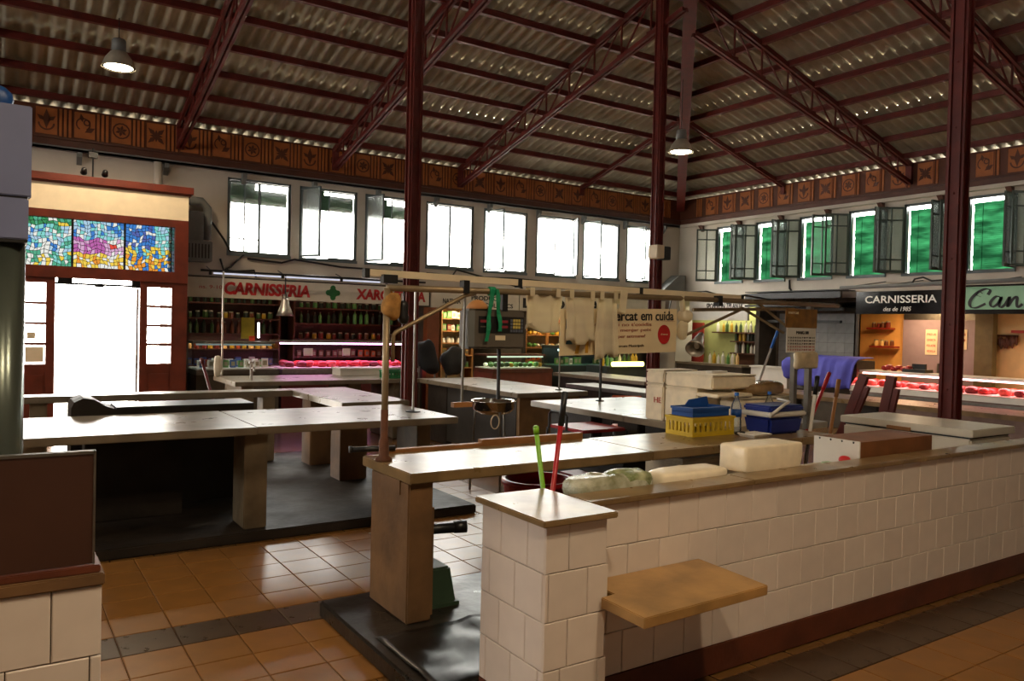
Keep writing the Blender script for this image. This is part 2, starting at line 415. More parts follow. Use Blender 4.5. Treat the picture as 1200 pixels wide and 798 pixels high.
for i, a in enumerate(RW):
    H = WZ1-WZ0; b = a-RWW; mb = MB(); t = .045
    mb.box(XW+.02, XW+.1, a-t, a, WZ0, WZ1); mb.box(XW+.02, XW+.1, b, b+t, WZ0, WZ1)
    mb.box(XW+.02, XW+.1, b, a, WZ1-t, WZ1); mb.box(XW-.03, XW+.1, b, a, WZ0-.03, WZ0+t*.6)
    wn = struct(mb.build('window_%d' % (n0+i+1), m_winframe))
    W = .46; hh = H-1.9*t
    fl = FR((XW-.005, a-t*.5, WZ0+t*.7)); fr = FR((XW-.005, b+t*.5, WZ0+t*.7)) @ Matrix.Rotation(math.pi, 4, 'Y')
    sash(wn, hinge(fl, -R([128,126,132,124,128,126,122][i])), W, hh, True, m_winframe_g, m_glass_t)
    sash(wn, hinge(fr, R([96,92,70,98,88,95,92][i])), W, hh, True, m_winframe_g, m_glass_t)
    bl = MB(); n = 34; zz = WZ1-.1
    for k in range(n):
        z = zz-(k+1)*(zz-WZ0-.04)/n
        o_ = .02*math.sin(k*.9+i)+.012*math.sin(k*2.3)
        bl.box(XW+.145+o_*.3, XW+.152+o_*.3, b+.05, a-.05, z-.002, z+.0345)
    for q in (.25, .75): bl.box(XW+.14, XW+.143, b+RWW*q-.004, b+RWW*q+.004, WZ0+.04, zz)
    tag(bl.build('slat_blind', m_green_sl), 'bright green slatted blind let down in right wall window '+RNAMES[i], 'blind', 'green blinds on the right wall')

# ------------------------------------------------------------------ roof
SL = .30; ZS = 4.92                       # slope, height of the sheets above the wall line
HALF = (YW-Y0)/2
ceil = bpy.data.objects.new('ceiling', None); COL.objects.link(ceil); struct(ceil); ROOTLOC[ceil.name] = Vector((0,0,0))
def roof_pt(side, s, d, dz=0.0):
    """s = distance along the wall from the corner, d = distance in from the wall"""
    z = ZS+SL*d+dz
    return (XW-s, YW-d, z) if side == 'b' else (XW-d, YW-s, z)
LAM = .177
def sheet(side, s0, s1, d0, d1, lift, parent, name='roof_sheet'):
    n = max(1, round((s1-s0)/LAM*8)); A = []; B = []
    for k in range(n+1):
        s = s0+(s1-s0)*k/n; e = min(d1+.14, s)
        if e <= d0: continue
        h = .031*math.cos(2*math.pi*s/LAM)
        A.append(roof_pt(side, s, d0, h+lift+.03)); B.append(roof_pt(side, s, e, h+lift))
    if len(A) < 3: return
    mb = MB(); mb.grid([A, B] if side == 'b' else [B, A]); return mb.build(name, m_sheet, parent, smooth=True)
PUR = .65; SW = LAM*6
rows = [(-.45, 1.62)] + [(1.62+1.3*k, 1.62+1.3*(k+1)+.0) for k in range(4)]
for side, smax in (('b', 14.9), ('r', 9.6)):
    ns = int(smax/SW)
    for k in range(-1, ns):
        for (d0, d1) in rows:
            sheet(side, max(k*SW, -.45), (k+1)*SW, d0, d1, 0, ceil)
    smore = (XW-X0 if side == 'b' else YW-Y0)
    far = MB()
    for d0, d1 in ((-.45, HALF),):                     # the rest of the slope, out of view
        s0 = ns*SW; n = int((smore-s0)/LAM*4)
        P = [[], []]
        for k in range(n+1):
            s = s0-.2+(smore+.6-s0)*k/n; P[0].append(roof_pt(side, s, d0, .045)); P[1].append(roof_pt(side, s, min(HALF, s, max(smore-s, d0+.01)), .045))
        far.grid(P)
    s0, s1 = (6.82), ns*SW
    n = int((s1-s0)/LAM*4)
    P = [[roof_pt(side, s0+(s1-s0)*k/n, 6.7, .045) for k in range(n+1)], [roof_pt(side, s0+(s1-s0)*k/n, max(6.82, min(HALF, s0+(s1-s0)*k/n)), .045) for k in range(n+1)]]
    far.grid(P)
    tag(far.build('roof_sheets_beyond', m_sheet, ceil), kind='stuff')
mb = MB(); zr = ZS+SL*HALF; YR = YW-HALF                  # slopes over the walls behind the camera
mb.add([(X0-.45, Y0-.45, ZS-.135), (XW+.45, Y0-.45, ZS-.135), (XW-HALF, YR, zr), (X0+HALF, YR, zr)], [(0, 1, 2, 3)])
mb.add([(X0-.45, Y0-.45, ZS-.135), (X0-.45, YW+.45, ZS-.135), (X0+HALF, YR, zr)], [(0, 2, 1)])
tag(mb.build('roof_sheets_behind', m_sheet, ceil), kind='stuff')
# purlins along both slopes
for side, smax in (('b', XW-X0), ('r', YW-Y0)):
    for k in range(11):
        d = .32+PUR*k
        mb = MB(); a = Vector(roof_pt(side, d, d, -.095)); b = Vector(roof_pt(side, smax-d, d, -.095))
        mb.bar(a, b, .045, .085); mb.bar(a+Vector((0, 0, -.04)), b+Vector((0, 0, -.04)), .075, .012); mb.bar(a+Vector((0, 0, .04)), b+Vector((0, 0, .04)), .075, .012)
        mb.build('purlin', m_red, ceil)
mb = MB(); a = Vector((XW-.12, YW-.12, ZS-.26+SL*.12)); b = Vector((XW-HALF, YW-HALF, ZS-.24+SL*HALF))
mb.bar(a, b, .05, .2); mb.bar(a+Vector((0,0,-.1)), b+Vector((0,0,-.1)), .19, .02); mb.bar(a+Vector((0,0,.1)), b+Vector((0,0,.1)), .19, .02)
mb.build('hip_rafter', m_red, ceil)
# lattice trusses
def truss(side, s, label, lattice=True, run=None):
    dmax = run if run else min(HALF-.2, s-.1)
    P = lambda d, dz: Vector(roof_pt(side, s, d, dz))
    t = thing('roof_truss', label, 'roof truss', P(0, -.4), 'lattice trusses under the roof' if lattice else 'plain rafters beside the hip')
    axis = Vector((1,0,0)) if side == 'b' else Vector((0,1,0))
    ch = MB(); a, b = P(.05, -.13), P(dmax, -.13)
    for e in (-.035, .035): ch.bar(a+axis*e, b+axis*e, .04, .075)
    ch.build('top_chord', m_red, t)
    low = lambda d: P(d, -.45-.045*d)
    if lattice:
        c2 = MB(); a, b = low(.05), low(dmax)
        for e in (-.035, .035): c2.bar(a+axis*e, b+axis*e, .04, .06)
        c2.build('bottom_chord', m_red, t)
        ft = MB(); ft.bar(P(.08, -.12), P(.08, -.49), .11, .05, up=(axis.y, axis.x, 0)); ft.build('end_plate', m_red, t)
        n = int(dmax/.62)
        for k in range(n):
            d = .45+.62*k
            if d+.5 > dmax: break
            w = MB(); w.bar(P(d, -.15), low(d), .022, .022, up=(axis.y, axis.x, 0)); w.build('web_post', m_red, t)
            w = MB(); w.bar(low(d), P(d+.6, -.15), .02, .02, up=(axis.y, axis.x, 0)); w.build('web_diagonal', m_red, t)
            g = MB(); q = low(d); g.cbox(q+Vector((0, 0, .035)), (.09, .09, .05)); g.build('gusset', m_red, t)
    else:
        ft = MB(); ft.bar(P(.06, -.15), P(.06, -.3), .1, .05, up=(axis.y, axis.x, 0)); ft.build('end_plate', m_red, t)
truss('b', XW-10.71, 'plain red rafter on the window wall slope, next to corner', False)
truss('b', XW-7.64, 'red lattice truss on window wall slope meeting the middle column')
truss('b', XW-5.06, 'red lattice truss on window wall slope just right of the left column')
truss('b', XW-2.45, 'red lattice truss nearest the hanging lamp at the left')
truss('b', XW+.15, 'red lattice truss at far left of the roof', run=6)
truss('r', YW-10.60, 'plain red rafter on the green blind slope, next to corner', False)
truss('r', YW-7.88, 'red lattice truss over the green blinds, left of the thick column')
truss('r', YW-5.20, 'red lattice truss at right edge behind the thick column')

# frieze, moulding and cable tray under the eaves
def frieze(side, n_, length, name):
    F = (lambda s: FB((XW-s, YW-.035, 4.40))) if side == 'b' else (lambda s: FR((XW-.035, YW-s, 4.40)))
    mb = MB()
    if side == 'b': mb.box(XW-length, XW, YW-.035, YW, 4.38, 4.85)
    else: mb.box(XW-.035, XW, YW-length, YW-.035, 4.38, 4.85)
    tr = struct(mb.build(name, m_frieze_d))
    def motif(v):
        mb = MB(); h = .42; w = .30
        mb.box(0, w, .012, h, 0, .012, 0)                                      # square field
        def ring(cx, cy, r, t, n=14, a0=0, a1=360):
            for k in range(n):
                p, q = R(a0+(a1-a0)*k/n), R(a0+(a1-a0)*(k+1)/n)
                mb.add([(cx+rr*math.cos(u), cy+rr*math.sin(u), .016) for u in (p, q) for rr in (r, r-t)], [(0, 2, 3, 1)], 1)
        def petal(cx, cy, a, l, w_):
            c, s = math.cos(R(a)), math.sin(R(a)); pts = [(0, 0), (l*.5, -w_), (l, 0), (l*.5, w_)]
            mb.add([(cx+x*c-y*s, cy+x*s+y*c, .016) for x, y in pts], [(0, 1, 2, 3)], 1)
        cx, cy = w/2, h/2+.005
        if v == 0:
            ring(cx, cy, .125, .022)
            for a in range(0, 360, 60): petal(cx, cy, a+20, .09, .022)
        elif v == 1:
            for a in range(45, 405, 90): petal(cx, cy, a, .17, .035)
            for a in range(0, 360, 90): petal(cx, cy, a, .1, .02)
        elif v == 2:
            ring(cx, cy-.03, .11, .025, a0=180, a1=360); petal(cx, cy-.12, 90, .3, .05); petal(cx-.02, cy, 140, .13, .03); petal(cx+.02, cy, 40, .13, .03)
        else:
            ring(cx-.02, cy+.02, .1, .02, a0=-60, a1=240); petal(cx, cy-.1, 30, .16, .04); petal(cx-.03, cy+.05, 100, .13, .03); ring(cx+.03, cy+.05, .05, .02)
        for e in ((0, w, 0, .022), (0, w, h-.01, h), (0, .012, 0, h), (w-.012, w, 0, h)): mb.add([(e[0], e[2], .0165), (e[1], e[2], .0165), (e[1], e[3], .0165), (e[0], e[3], .0165)], [(0,1,2,3)], 1)
        return mb
    mats = (m_frieze, m_frieze_d)
    dat = [meshdata(motif(v), 'frieze_panel', mats) for v in range(4)]
    st = MB()
    for k in range(3): st.box(.015+.062*k, .05+.062*k, .012, .42, 0, .014)
    sd = meshdata(st, 'frieze_stripes', m_frieze)
    k = 0
    while True:
        s = .35+.50*k+.5
        if s > length-.1 or s > n_: break
        o = place(tr, 'frieze_panel', dat[(k*7+3) % 4], (0,0,0)); o.matrix_local = Matrix.Translation(-ROOTLOC[tr.name]) @ F(s)
        o2 = place(tr, 'frieze_stripes', sd, (0,0,0)); o2.matrix_local = Matrix.Translation(-ROOTLOC[tr.name]) @ F(s-.30)
        k += 1
frieze('b', 13.6, XW-X0, 'trim_1'); frieze('r', 9.4, YW-Y0, 'trim_2')
mb = MB(); mb.box(X0, XW, YW-.11, YW, 4.26, 4.38); mb.box(X0, XW, YW-.14, YW, 4.355, 4.385); struct(mb.build('trim_3', m_beam))
mb = MB(); mb.box(XW-.11, XW, Y0, YW-.14, 4.26, 4.38); mb.box(XW-.14, XW, Y0, YW-.14, 4.355, 4.385); struct(mb.build('trim_4', m_beam))
t = thing('cable_tray', 'long grey cable tray on brackets under the window wall frieze', 'cable tray', (6, YW-.1, 4.2))
mb = MB(); mb.box(.2, XW-.02, YW-.12, YW-.03, 4.2, 4.235); mb.box(.2, XW-.02, YW-.12, YW-.11, 4.2, 4.255); mb.build('tray', m_grey, t)
for k in range(11):
    mb = MB(); x = 1.0+1.22*k; mb.box(x, x+.07, YW-.11, YW, 4.13, 4.2); mb.add([(x, YW, 4.13), (x+.07, YW, 4.13), (x+.07, YW, 4.02), (x, YW, 4.02), (x, YW-.1, 4.13), (x+.07, YW-.1, 4.13)], [(0,3,4),(1,5,2),(3,2,5,4)]); mb.build('bracket', m_grey, t)
t = thing('cable_tray', 'pale plaster ledge and brackets under the right wall frieze', 'cable tray', (XW-.06, 9, 4.17))
mb = MB(); mb.box(XW-.13, XW-.0, 3.2, YW-.14, 4.19, 4.255); mb.build('tray', m_plaster, t)
for k in range(8):
    mb = MB(); y = 12.9-1.11*k; mb.add([(XW, y, 4.19), (XW, y-.09, 4.19), (XW-.13, y-.09, 4.19), (XW-.13, y, 4.19), (XW, y, 4.05), (XW, y-.09, 4.05)], [(0,3,2,1),(0,4,3),(1,2,5),(3,4,5,2)]); mb.build('bracket', m_beam, t)

# ------------------------------------------------------------------ columns
def column(x, y, label, top, w=.15):
    t = thing('steel_column', label, 'column', (x, y, 0), 'red steel columns')
    mb = MB(); h = w/2
    mb.box(x-h*.55, x+h*.55, y-h*.55, y+h*.55, 0, top); mb.build('shaft', m_red, t)
    for dx, dy, ex, ey in ((0, -h*.6, h, .008), (0, h*.6, h, .008), (-h*.6, 0, .008, h), (h*.6, 0, .008, h)):
        f = MB(); f.box(x+dx-ex, x+dx+ex, y+dy-ey, y+dy+ey, 0, top); f.build('flange', m_red, t)
    b = MB(); b.box(x-h*1.7, x+h*1.7, y-h*1.7, y+h*1.7, 0, .015); b.build('base_plate', m_red, t)
    for k in range(9):
        z = .6+.62*k
        for (ux, uy) in ((-1, 0), (0, -1)):
            q = MB(); q.lathe([(.011, 0), (.011, .006), (.006, .011), (0, .011)], 8, m=Matrix.Rotation(R(90), 4, 'X' if uy else 'Y').to_3x3().to_4x4() if uy else Matrix.Rotation(R(-90), 4, 'Y'), c=(x+ux*(h*.6+.008), y+uy*(h*.6+.008), z)); q.build('bolt', m_red, t)
    return t
column(3.85, 7.88, 'red steel column at left, standing behind the long marble table', ZS+SL*(YW-7.88)-.15)
column(7.60, 7.93, 'red steel column in the middle with a small loudspeaker on it', ZS+SL*(YW-7.93)-.25)
column(7.60, 3.89, 'thickest red steel column at right, behind the white chest freezer', ZS+SL*(XW-7.6)-.15, .165)

# ------------------------------------------------------------------ wooden entrance portal
YP = 12.6
t = thing('entrance_portal', 'red brown wooden entrance portal with stained glass over the open door', 'doorway', (1.22, YP, 0))
mb = MB(); mb.box(-.04, 2.48, YP-.06, YP+1.0, 3.60, 3.70); mb.box(-.01, 2.45, YP-.03, YP+1.0, 3.57, 3.60); mb.build('cornice', m_redbrown, t)
mb = MB(); mb.box(.02, 2.42, YP, YP+.08, 3.20, 3.57); mb.build('fascia', m_cream, t)
mb = MB(); mb.box(.02, 2.42, YP-.02, YP+.1, 3.09, 3.20); mb.build('head_beam', m_redbrown, t)
mb = MB(); mb.box(.02, 2.42, YP-.02, YP+.1, 2.26, 2.42); mb.build('transom_rail', m_redbrown, t)
for x in (.02, 2.23):
    mb = MB(); mb.box(x, x+.19, YP-.02, YP+.1, 2.42, 3.09); mb.build('jamb', m_redbrown, t)
for x0, x1 in ((.88, .905), (1.545, 1.57)):
    mb = MB(); mb.box(x0, x1, YP, YP+.05, 2.42, 3.09); mb.build('mullion', m_black, t)
mb = MB(); mb.box(.02, .08, YP+.1, YP+1.0, 0, 3.57); mb.box(2.36, 2.42, YP+.1, YP+1.0, 0, 3.57); mb.box(.08, 2.36, YP+.1, YP+1.0, 3.3, 3.36); mb.build('side_wall', m_redbrown, t)
def stained(x0, x1, kind):
    z0, z1 = 2.42, 3.09; nx, nz = 15, 13; rnd = random.Random(kind+3)
    pal = [(.05,.30,.12), (.10,.45,.30), (.25,.75,.75), (.06,.25,.75), (.90,.95,.95), (.95,.70,.10), (.90,.35,.05), (.55,.15,.50), (.75,.45,.75), (.80,.08,.06), (.10,.15,.5), (.45,.7,.95)]
    key = [('sg%d' % i) for i in range(len(pal))]
    mats = [m_black]+[GLASS(k, tuple(c*.036 for c in p), haze=0) for k, p in zip(key, pal)]
    V = {}
    for i in range(nx+1):
        for j in range(nz+1):
            u = i/nx; v = j/nz
            if 0 < i < nx: u += rnd.uniform(-.33, .33)/nx + .25*math.sin(j*1.3+kind)/nx
            if 0 < j < nz: v += rnd.uniform(-.33, .33)/nz + .3*math.sin(i*.9+kind)/nz
            V[i, j] = Vector((x0+(x1-x0)*u, YP+.03, z0+(z1-z0)*v))
    mb = MB()
    for i in range(nx):
        for j in range(nz):
            q = [V[i, j], V[i+1, j], V[i+1, j+1], V[i, j+1]]; c = sum(q, Vector())/4
            u, v = (c.x-x0)/(x1-x0), (c.z-z0)/(z1-z0)
            if kind == 0:
                if i < 2 or j > nz-3: ch = [1, 2, 1, 6, 5]
                elif (u-.5)**2+(v-.55)**2 < .09: ch = [5, 5, 12, 4, 3]
                elif v < .3: ch = [2, 3, 6, 5, 2]
                else: ch = [3, 12, 5, 2]
            elif kind == 1:
                if v > .62: ch = [12, 4, 3, 5, 12]
                elif v > .3: ch = [8, 8, 9] if u < .65 else [9, 5, 10 if v > .45 else 9]
                else: ch = [6, 5, 6, 7]
            else:
                if i == nx-1: ch = [3, 12]
                elif v > .5: ch = [4, 11, 4, 5] if u < .6 else [3, 12, 5, 3]
                elif v > .3: ch = [6, 4, 3, 6]
                else: ch = [7, 6, 7, 4, 5]
            mi = rnd.choice(ch); ins = [c+(p-c)*.86 for p in q]
            mb.add([p+Vector((0, 0, 0)) for p in ins], [(0, 1, 2, 3)], mi)
            for k in range(4): mb.add([q[k], q[(k+1) % 4], ins[(k+1) % 4], ins[k]], [(0, 1, 2, 3)], 0)
    o = mb.build('stained_glass', mats, t); o['label'] = ['green, blue and white leaded stained glass', 'leaded stained glass with purple band, yellow and blue', 'leaded stained glass of deep blue over orange waves'][kind]
for k, (a, b) in enumerate(((.21, .88), (.905, 1.545), (1.57, 2.23))): stained(a, b, k)
def sidelight(x0, x1, p, q):
    z0, z1 = 1.05, 2.18
    mb = MB(); mb.box(x0, p, YP, YP+.06, 0, 2.26); mb.box(q, x1, YP, YP+.06, 0, 2.26); mb.box(p, q, YP, YP+.06, z1, 2.26); mb.box(p, q, YP+.01, YP+.05, 0, z0)
    for k in range(1, 4): mb.box(p, q, YP+.01, YP+.05, z0+(z1-z0)*k/4-.018, z0+(z1-z0)*k/4+.018)
    d = mb.build('door_leaf', m_redbrown, t)
    mb = MB(); mb.box(p+.03, q-.03, YP-.004, YP+.012, .3, .9); mb.build('panel', m_redbrown, d)
    for k in range(4):
        g = MB(); g.box(p, q, YP+.026, YP+.032, z0+(z1-z0)*k/4+.012, z0+(z1-z0)*(k+1)/4-.012); g.build('pane', m_glass, d)
sidelight(.02, .69, .25, .58); sidelight(1.77, 2.42, 1.87, 2.2)
mb = MB(); mb.box(.69, 1.77, YP+.04, YP+.09, 2.17, 2.2); mb.box(.72, .9, YP+.02, YP+.09, 2.2, 2.26); mb.box(1.66, 1.77, YP+.02, YP+.09, 2.16, 2.26); mb.box(1.18, 1.3, YP+.03, YP+.09, 2.15, 2.18); mb.build('door_track', m_black, t)
mb = MB(); mb.box(1.735, 1.765, YP+.1, YP+.85, .02, 2.15); mb.build('door_edge', m_steel_d, t)
for (x, z, s) in ((.36, 1.4, .1), (.34, 1.08, .22)):
    mb = MB(); mb.box(x, x+s, YP-.006, YP-.002, z, z+s*.95); tag(mb.build('paper_notice', m_cream), 'white paper notice stuck on left door pane, %s one' % ('upper smaller' if s < .2 else 'lower larger'), 'notice', 'notices on the door')
# ------------------------------------------------------------------ shop bays along the two walls
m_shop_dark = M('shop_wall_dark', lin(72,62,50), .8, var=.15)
m_orange_wall = M('shop_wall_orange', lin(236,176,96), .7, var=.06)
m_yellow_wall = M('shop_wall_yellow', lin(232,204,150), .7, var=.06)
m_mauve = M('cold_room_door', lin(150,132,140), .4, var=.06)
m_tile_grey = M('grey_wall_tile', lin(128,126,124), .4, var=.08, rnd=.06)
m_wood = M('shelf_wood', lin(150,100,52), .55, var=.2)
m_wood_d = M('wood_dark', lin(84,44,22), .5, var=.25, scale=8)
m_limewall = M('lime_wall', lin(186,188,120), .7, var=.06)
m_redpanel = M('red_panel', lin(150,40,26), .5, var=.1)
m_caseglass = GLASS('case_glass', (.93, .95, .95))
m_blacksign = M('black_gloss_sign', lin(12,12,13), .12, var=.1)
m_letters_red = M('letters_red', lin(176,26,24), .5, var=.05)
m_letters_blk = M('letters_black', lin(24,22,20), .5, var=.05)
m_letters_wht = M('letters_white', lin(240,236,228), .5, var=.03)
m_greensign = M('green_sign', lin(150,196,160), .35, var=.05)
e_tube = EM('tube_white', (1, .97, .92), 14); e_pink = EM('tube_pink', (1, .45, .85), 9); e_rose = EM('tube_rose', (1, .42, .42), 9)
e_cyan = EM('tube_cyan', (.55, 1, .95), 3.2); e_yel = EM('tube_yellow', (1, .92, .25), 4.5); e_sign = EM('tube_sign', (.8, .82, 1), .8)

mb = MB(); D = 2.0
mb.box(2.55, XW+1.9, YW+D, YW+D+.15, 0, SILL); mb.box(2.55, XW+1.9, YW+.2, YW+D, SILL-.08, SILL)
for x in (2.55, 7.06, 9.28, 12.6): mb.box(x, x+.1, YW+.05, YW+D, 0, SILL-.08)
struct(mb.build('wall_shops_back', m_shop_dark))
mb = MB(); mb.box(13.45, XW+.2, 13.3, YW+.2, 0, SILL); struct(mb.build('wall_corner_pier', m_plaster))
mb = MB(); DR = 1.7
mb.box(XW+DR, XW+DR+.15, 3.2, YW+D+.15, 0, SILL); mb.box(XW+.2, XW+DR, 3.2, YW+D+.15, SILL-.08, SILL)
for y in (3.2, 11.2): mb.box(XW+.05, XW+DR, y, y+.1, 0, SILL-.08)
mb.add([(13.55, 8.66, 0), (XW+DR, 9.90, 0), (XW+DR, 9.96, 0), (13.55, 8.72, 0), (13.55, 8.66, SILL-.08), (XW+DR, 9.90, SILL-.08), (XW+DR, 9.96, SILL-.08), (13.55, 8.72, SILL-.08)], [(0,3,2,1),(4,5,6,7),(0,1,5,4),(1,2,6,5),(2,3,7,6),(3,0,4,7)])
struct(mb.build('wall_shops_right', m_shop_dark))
# coloured linings
mb = MB(); mb.box(XW+DR-.04, XW+DR-.005, 8.86, 9.84, 0, SILL-.08)
tag(struct(mb.build('wall_orange_lining', m_orange_wall)))
mb = MB(); mb.box(XW+DR-.04, XW+DR-.005, 3.3, 7.15, 0, SILL-.08); struct(mb.build('wall_yellow_lining', m_yellow_wall))
mb = MB(); mb.box(XW+.5, XW+.54, 11.3, 13.58, 0, SILL-.08); struct(mb.build('wall_lime_lining', m_limewall))

# signs -----------------------------------------------------------
def sign_y(name, label, x0, x1, z0, z1, mat, y=YW-.08):
    t = thing(name, label, 'shop sign', ((x0+x1)/2, y, z0))
    mb = MB(); mb.box(x0, x1, y, y+.05, z0, z1); mb.build('board', mat, t, bevel=.004); return t
t = sign_y('shop_sign', 'long off-white sign with red CARNISSERIA and XARCUTERIA lettering', 2.55, 7.0, 2.09, 2.42, m_sign)
ys = YW-.081
text('ns. 9-10', FB((2.78, ys, 2.235)), .36, .06, m_letters_red, t)
text('CARNISSERIA', FB((3.17, ys, 2.15)), 1.47, .215, m_letters_red, t, shear=.12, offset=.045)
text('XARCUTERIA', FB((5.5, ys, 2.155)), 1.42, .2, m_letters_red, t, shear=.06, offset=.045)
m_clover = M('emblem_green', lin(34,104,48), .5)
mb = MB(); c = Vector((5.06, ys, 2.255))
for a in range(4):
    v = Vector((math.cos(R(90*a)), 0, math.sin(R(90*a))))*.085; mb.prism([(math.cos(R(k*30))*.05+v.x, math.sin(R(k*30))*.05+v.z) for k in range(12)], 0, .006+.0005*a, m=FB(c))
mb.prism([(math.cos(R(k*20))*.085, math.sin(R(k*20))*.085) for k in range(18)], 0, .009, m=FB(c)); mb.build('emblem', m_clover, t)['label'] = 'green clover emblem'
t = thing('sign_light', 'thin row of tube lights in front of red lettered sign', 'lamp', (4.2, YW-.3, 2.5))
mb = MB(); mb.tube([(2.75, YW-.3, 2.52), (6.8, YW-.3, 2.52)], .018); mb.build('rail', m_black, t)
for a, b in ((2.95, 4.05), (4.12, 5.1), (5.16, 5.95)):
    mb = MB(); mb.tube([(a, YW-.3, 2.48), (b, YW-.3, 2.48)], .013); mb.build('tube', e_sign, t)
for x in (2.9, 4.08, 5.13, 6.0):
    mb = MB(); mb.box(x-.02, x+.02, YW-.32, YW-.28, 2.45, 2.53); mb.tube([(x, YW-.3, 2.53), (x, YW-.02, 2.6)], .008, 6); mb.build('arm', m_black, t)
t = sign_y('shop_sign', 'off-white sign reading NATURA PRODUCTES ECOLOGICS in small black letters', 7.05, 9.1, 2.06, 2.4, m_sign)
text('NATURA', FB((7.3, ys, 2.15)), .4, .1, m_letters_blk, t, shear=.1, offset=.02)
text('PRODUCTES', FB((7.95, ys, 2.24)), .85, .09, m_letters_blk, t, offset=.02)
text('ECOLOGICS', FB((8.2, ys, 2.10)), .75, .09, m_letters_blk, t, offset=.02)
t = sign_y('shop_sign', "off-white sign with big black L'HORTA letters behind the hanging bags", 9.12, 11.9, 2.06, 2.42, m_sign)
text("L'HORTA", FB((9.2, ys, 2.12)), 2.1, .22, m_letters_blk, t, offset=.04, spacing=1.3)
t = sign_y('shop_sign', 'off-white sign reading HERBES right of the hanging bags', 11.92, 13.3, 2.0, 2.42, m_sign)
text('HERBES', FB((12.33, ys, 2.06)), .58, .12, m_letters_blk, t, offset=.02)
def sign_x(name, label, y0, y1, z0, z1, mat, x):
    t = thing(name, label, 'shop sign', (x, (y0+y1)/2, z0))
    mb = MB(); mb.box(x, x+.06, y1, y0, z0, z1); mb.build('board', mat, t, bevel=.004); return t
t = sign_x('shop_sign', 'white sign with dark ornate letters over the corner bar', 13.15, 11.42, 1.98, 2.46, m_white, XW-.07)
text('SPON RON TPI ANTIC', FR((XW-.071, 12.62, 2.24)), 1.1, .13, m_letters_blk, t, offset=.02, shear=.1)
XS = 13.0
t = sign_x('shop_sign', 'black sign with white CARNISSERIA lettering over the orange lit shop', 8.38, 6.62, 2.1, 2.5, m_blacksign, XS)
text('CARNISSERIA', FR((XS-.001, 8.2, 2.29)), 1.28, .13, m_letters_wht, t, offset=.012)
text('des de 1985', FR((XS-.001, 7.85, 2.15)), .5, .075, m_letters_wht, t, shear=.25)
t = sign_x('shop_sign', 'pale green sign with flowing black word Can at right edge', 6.58, 3.6, 2.1, 2.56, m_blacksign, XS)
mb = MB(); mb.box(XS-.008, XS, 3.65, 6.52, 2.17, 2.53); mb.build('panel', m_greensign, t)
def stroke(pts, r, fr, parent):
    P = [Vector((p[0], p[1], 0)) for p in pts]; Q = []
    for i in range(len(P)-1):
        p0, p1, p2, p3 = P[max(i-1, 0)], P[i], P[i+1], P[min(i+2, len(P)-1)]
        for k in range(5):
            u = k/5; Q.append(.5*((2*p1)+(p2-p0)*u+(2*p0-5*p1+4*p2-p3)*u*u+(3*p1-p0-3*p2+p3)*u**3))
    Q.append(P[-1]); mb = MB(); L_ = []; R_ = []
    for i, q in enumerate(Q):
        d = (Q[min(i+1, len(Q)-1)]-Q[max(i-1, 0)]).normalized(); nrm = Vector((-.5, .86, 0)); w_ = r*(.35+.9*abs(d.dot(Vector((.3, .95, 0)))))
        n_ = Vector((-d.y, d.x, 0)); L_.append(fr @ (q+n_*w_+Vector((0, 0, .004)))); R_.append(fr @ (q-n_*w_+Vector((0, 0, .004))))
    mb.grid([L_, R_]); mb.build('lettering', m_letters_blk, parent)
fr = FR((XS-.009, 6.42, 2.2))
stroke([(.3,.2),(.33,.27),(.25,.29),(.12,.22),(.03,.1),(.05,.01),(.14,0),(.27,.06)], .02, fr, t)
stroke([(.22,.22),(.16,.26),(.13,.2),(.2,.17)], .008, fr, t)
stroke([(.5,.15),(.42,.17),(.34,.08),(.37,.01),(.45,.06),(.5,.16),(.47,.04),(.5,0),(.56,.05)], .018, fr, t)
stroke([(.56,.05),(.62,.16),(.59,.01),(.66,.12),(.72,.16),(.72,.05),(.74,0),(.8,.05)], .018, fr, t)
stroke([(1.08,.06),(1.2,.09),(1.32,.12),(1.42,.25)], .018, fr, t)

# goods -----------------------------------------------------------
GOODS = {}
def good(kind, ci):
    k = (kind, ci)
    if k in GOODS: return GOODS[k]
    cols = [(60,84,36), (120,40,26), (190,150,40), (220,215,200), (60,90,150), (200,90,30), (40,44,30), (90,140,70), (230,190,120), (110,60,30)]
    m = M('goods_%d' % ci, lin(*cols[ci]), .35, var=.1); cap = M('goods_cap', lin(150,140,110), .4); mb = MB()
    if kind == 'bottle': mb.lathe([(.0,0),(.032,0),(.035,.01),(.035,.14),(.03,.17),(.012,.2),(.012,.235)], 8); mb.lathe([(.014,.225),(.014,.25),(0,.25)], 8, 1)
    elif kind == 'jar': mb.lathe([(0,0),(.04,0),(.044,.01),(.044,.085),(.036,.1)], 8); mb.lathe([(.038,.095),(.038,.118),(0,.118)], 8, 1)
    elif kind == 'packet': mb.box(-.045,.045,-.025,.025,0,.13); mb.box(-.03,.03,-.027,-.025,.03,.1,1)
    elif kind == 'vegetable': mb.blob((0,0,.045), (.11,.1,.09), .9, 6, .012, 14, ci)
    GOODS[k] = meshdata(mb, kind, [m, cap]); return GOODS[k]
def row(kind, cs, p, q, n, label, cat, group, jit=.15, skip=0.0):
    p, q = Vector(p), Vector(q); rr = random.Random(int(p.x*100+p.z*37+p.y))
    for i in range(n):
        if rr.random() < skip: continue
        u = (i+.5+rr.uniform(-jit, jit))/n
        o = bpy.data.objects.new(kind, good(kind, rr.choice(cs))); COL.objects.link(o); o.location = p+(q-p)*u; o.rotation_euler = (0, 0, rr.uniform(0, 6) if kind != 'packet' else rr.uniform(-.2, .2))
        s = rr.uniform(.85, 1.15); o.scale = (s, s, s); tag(o, label, cat, group)
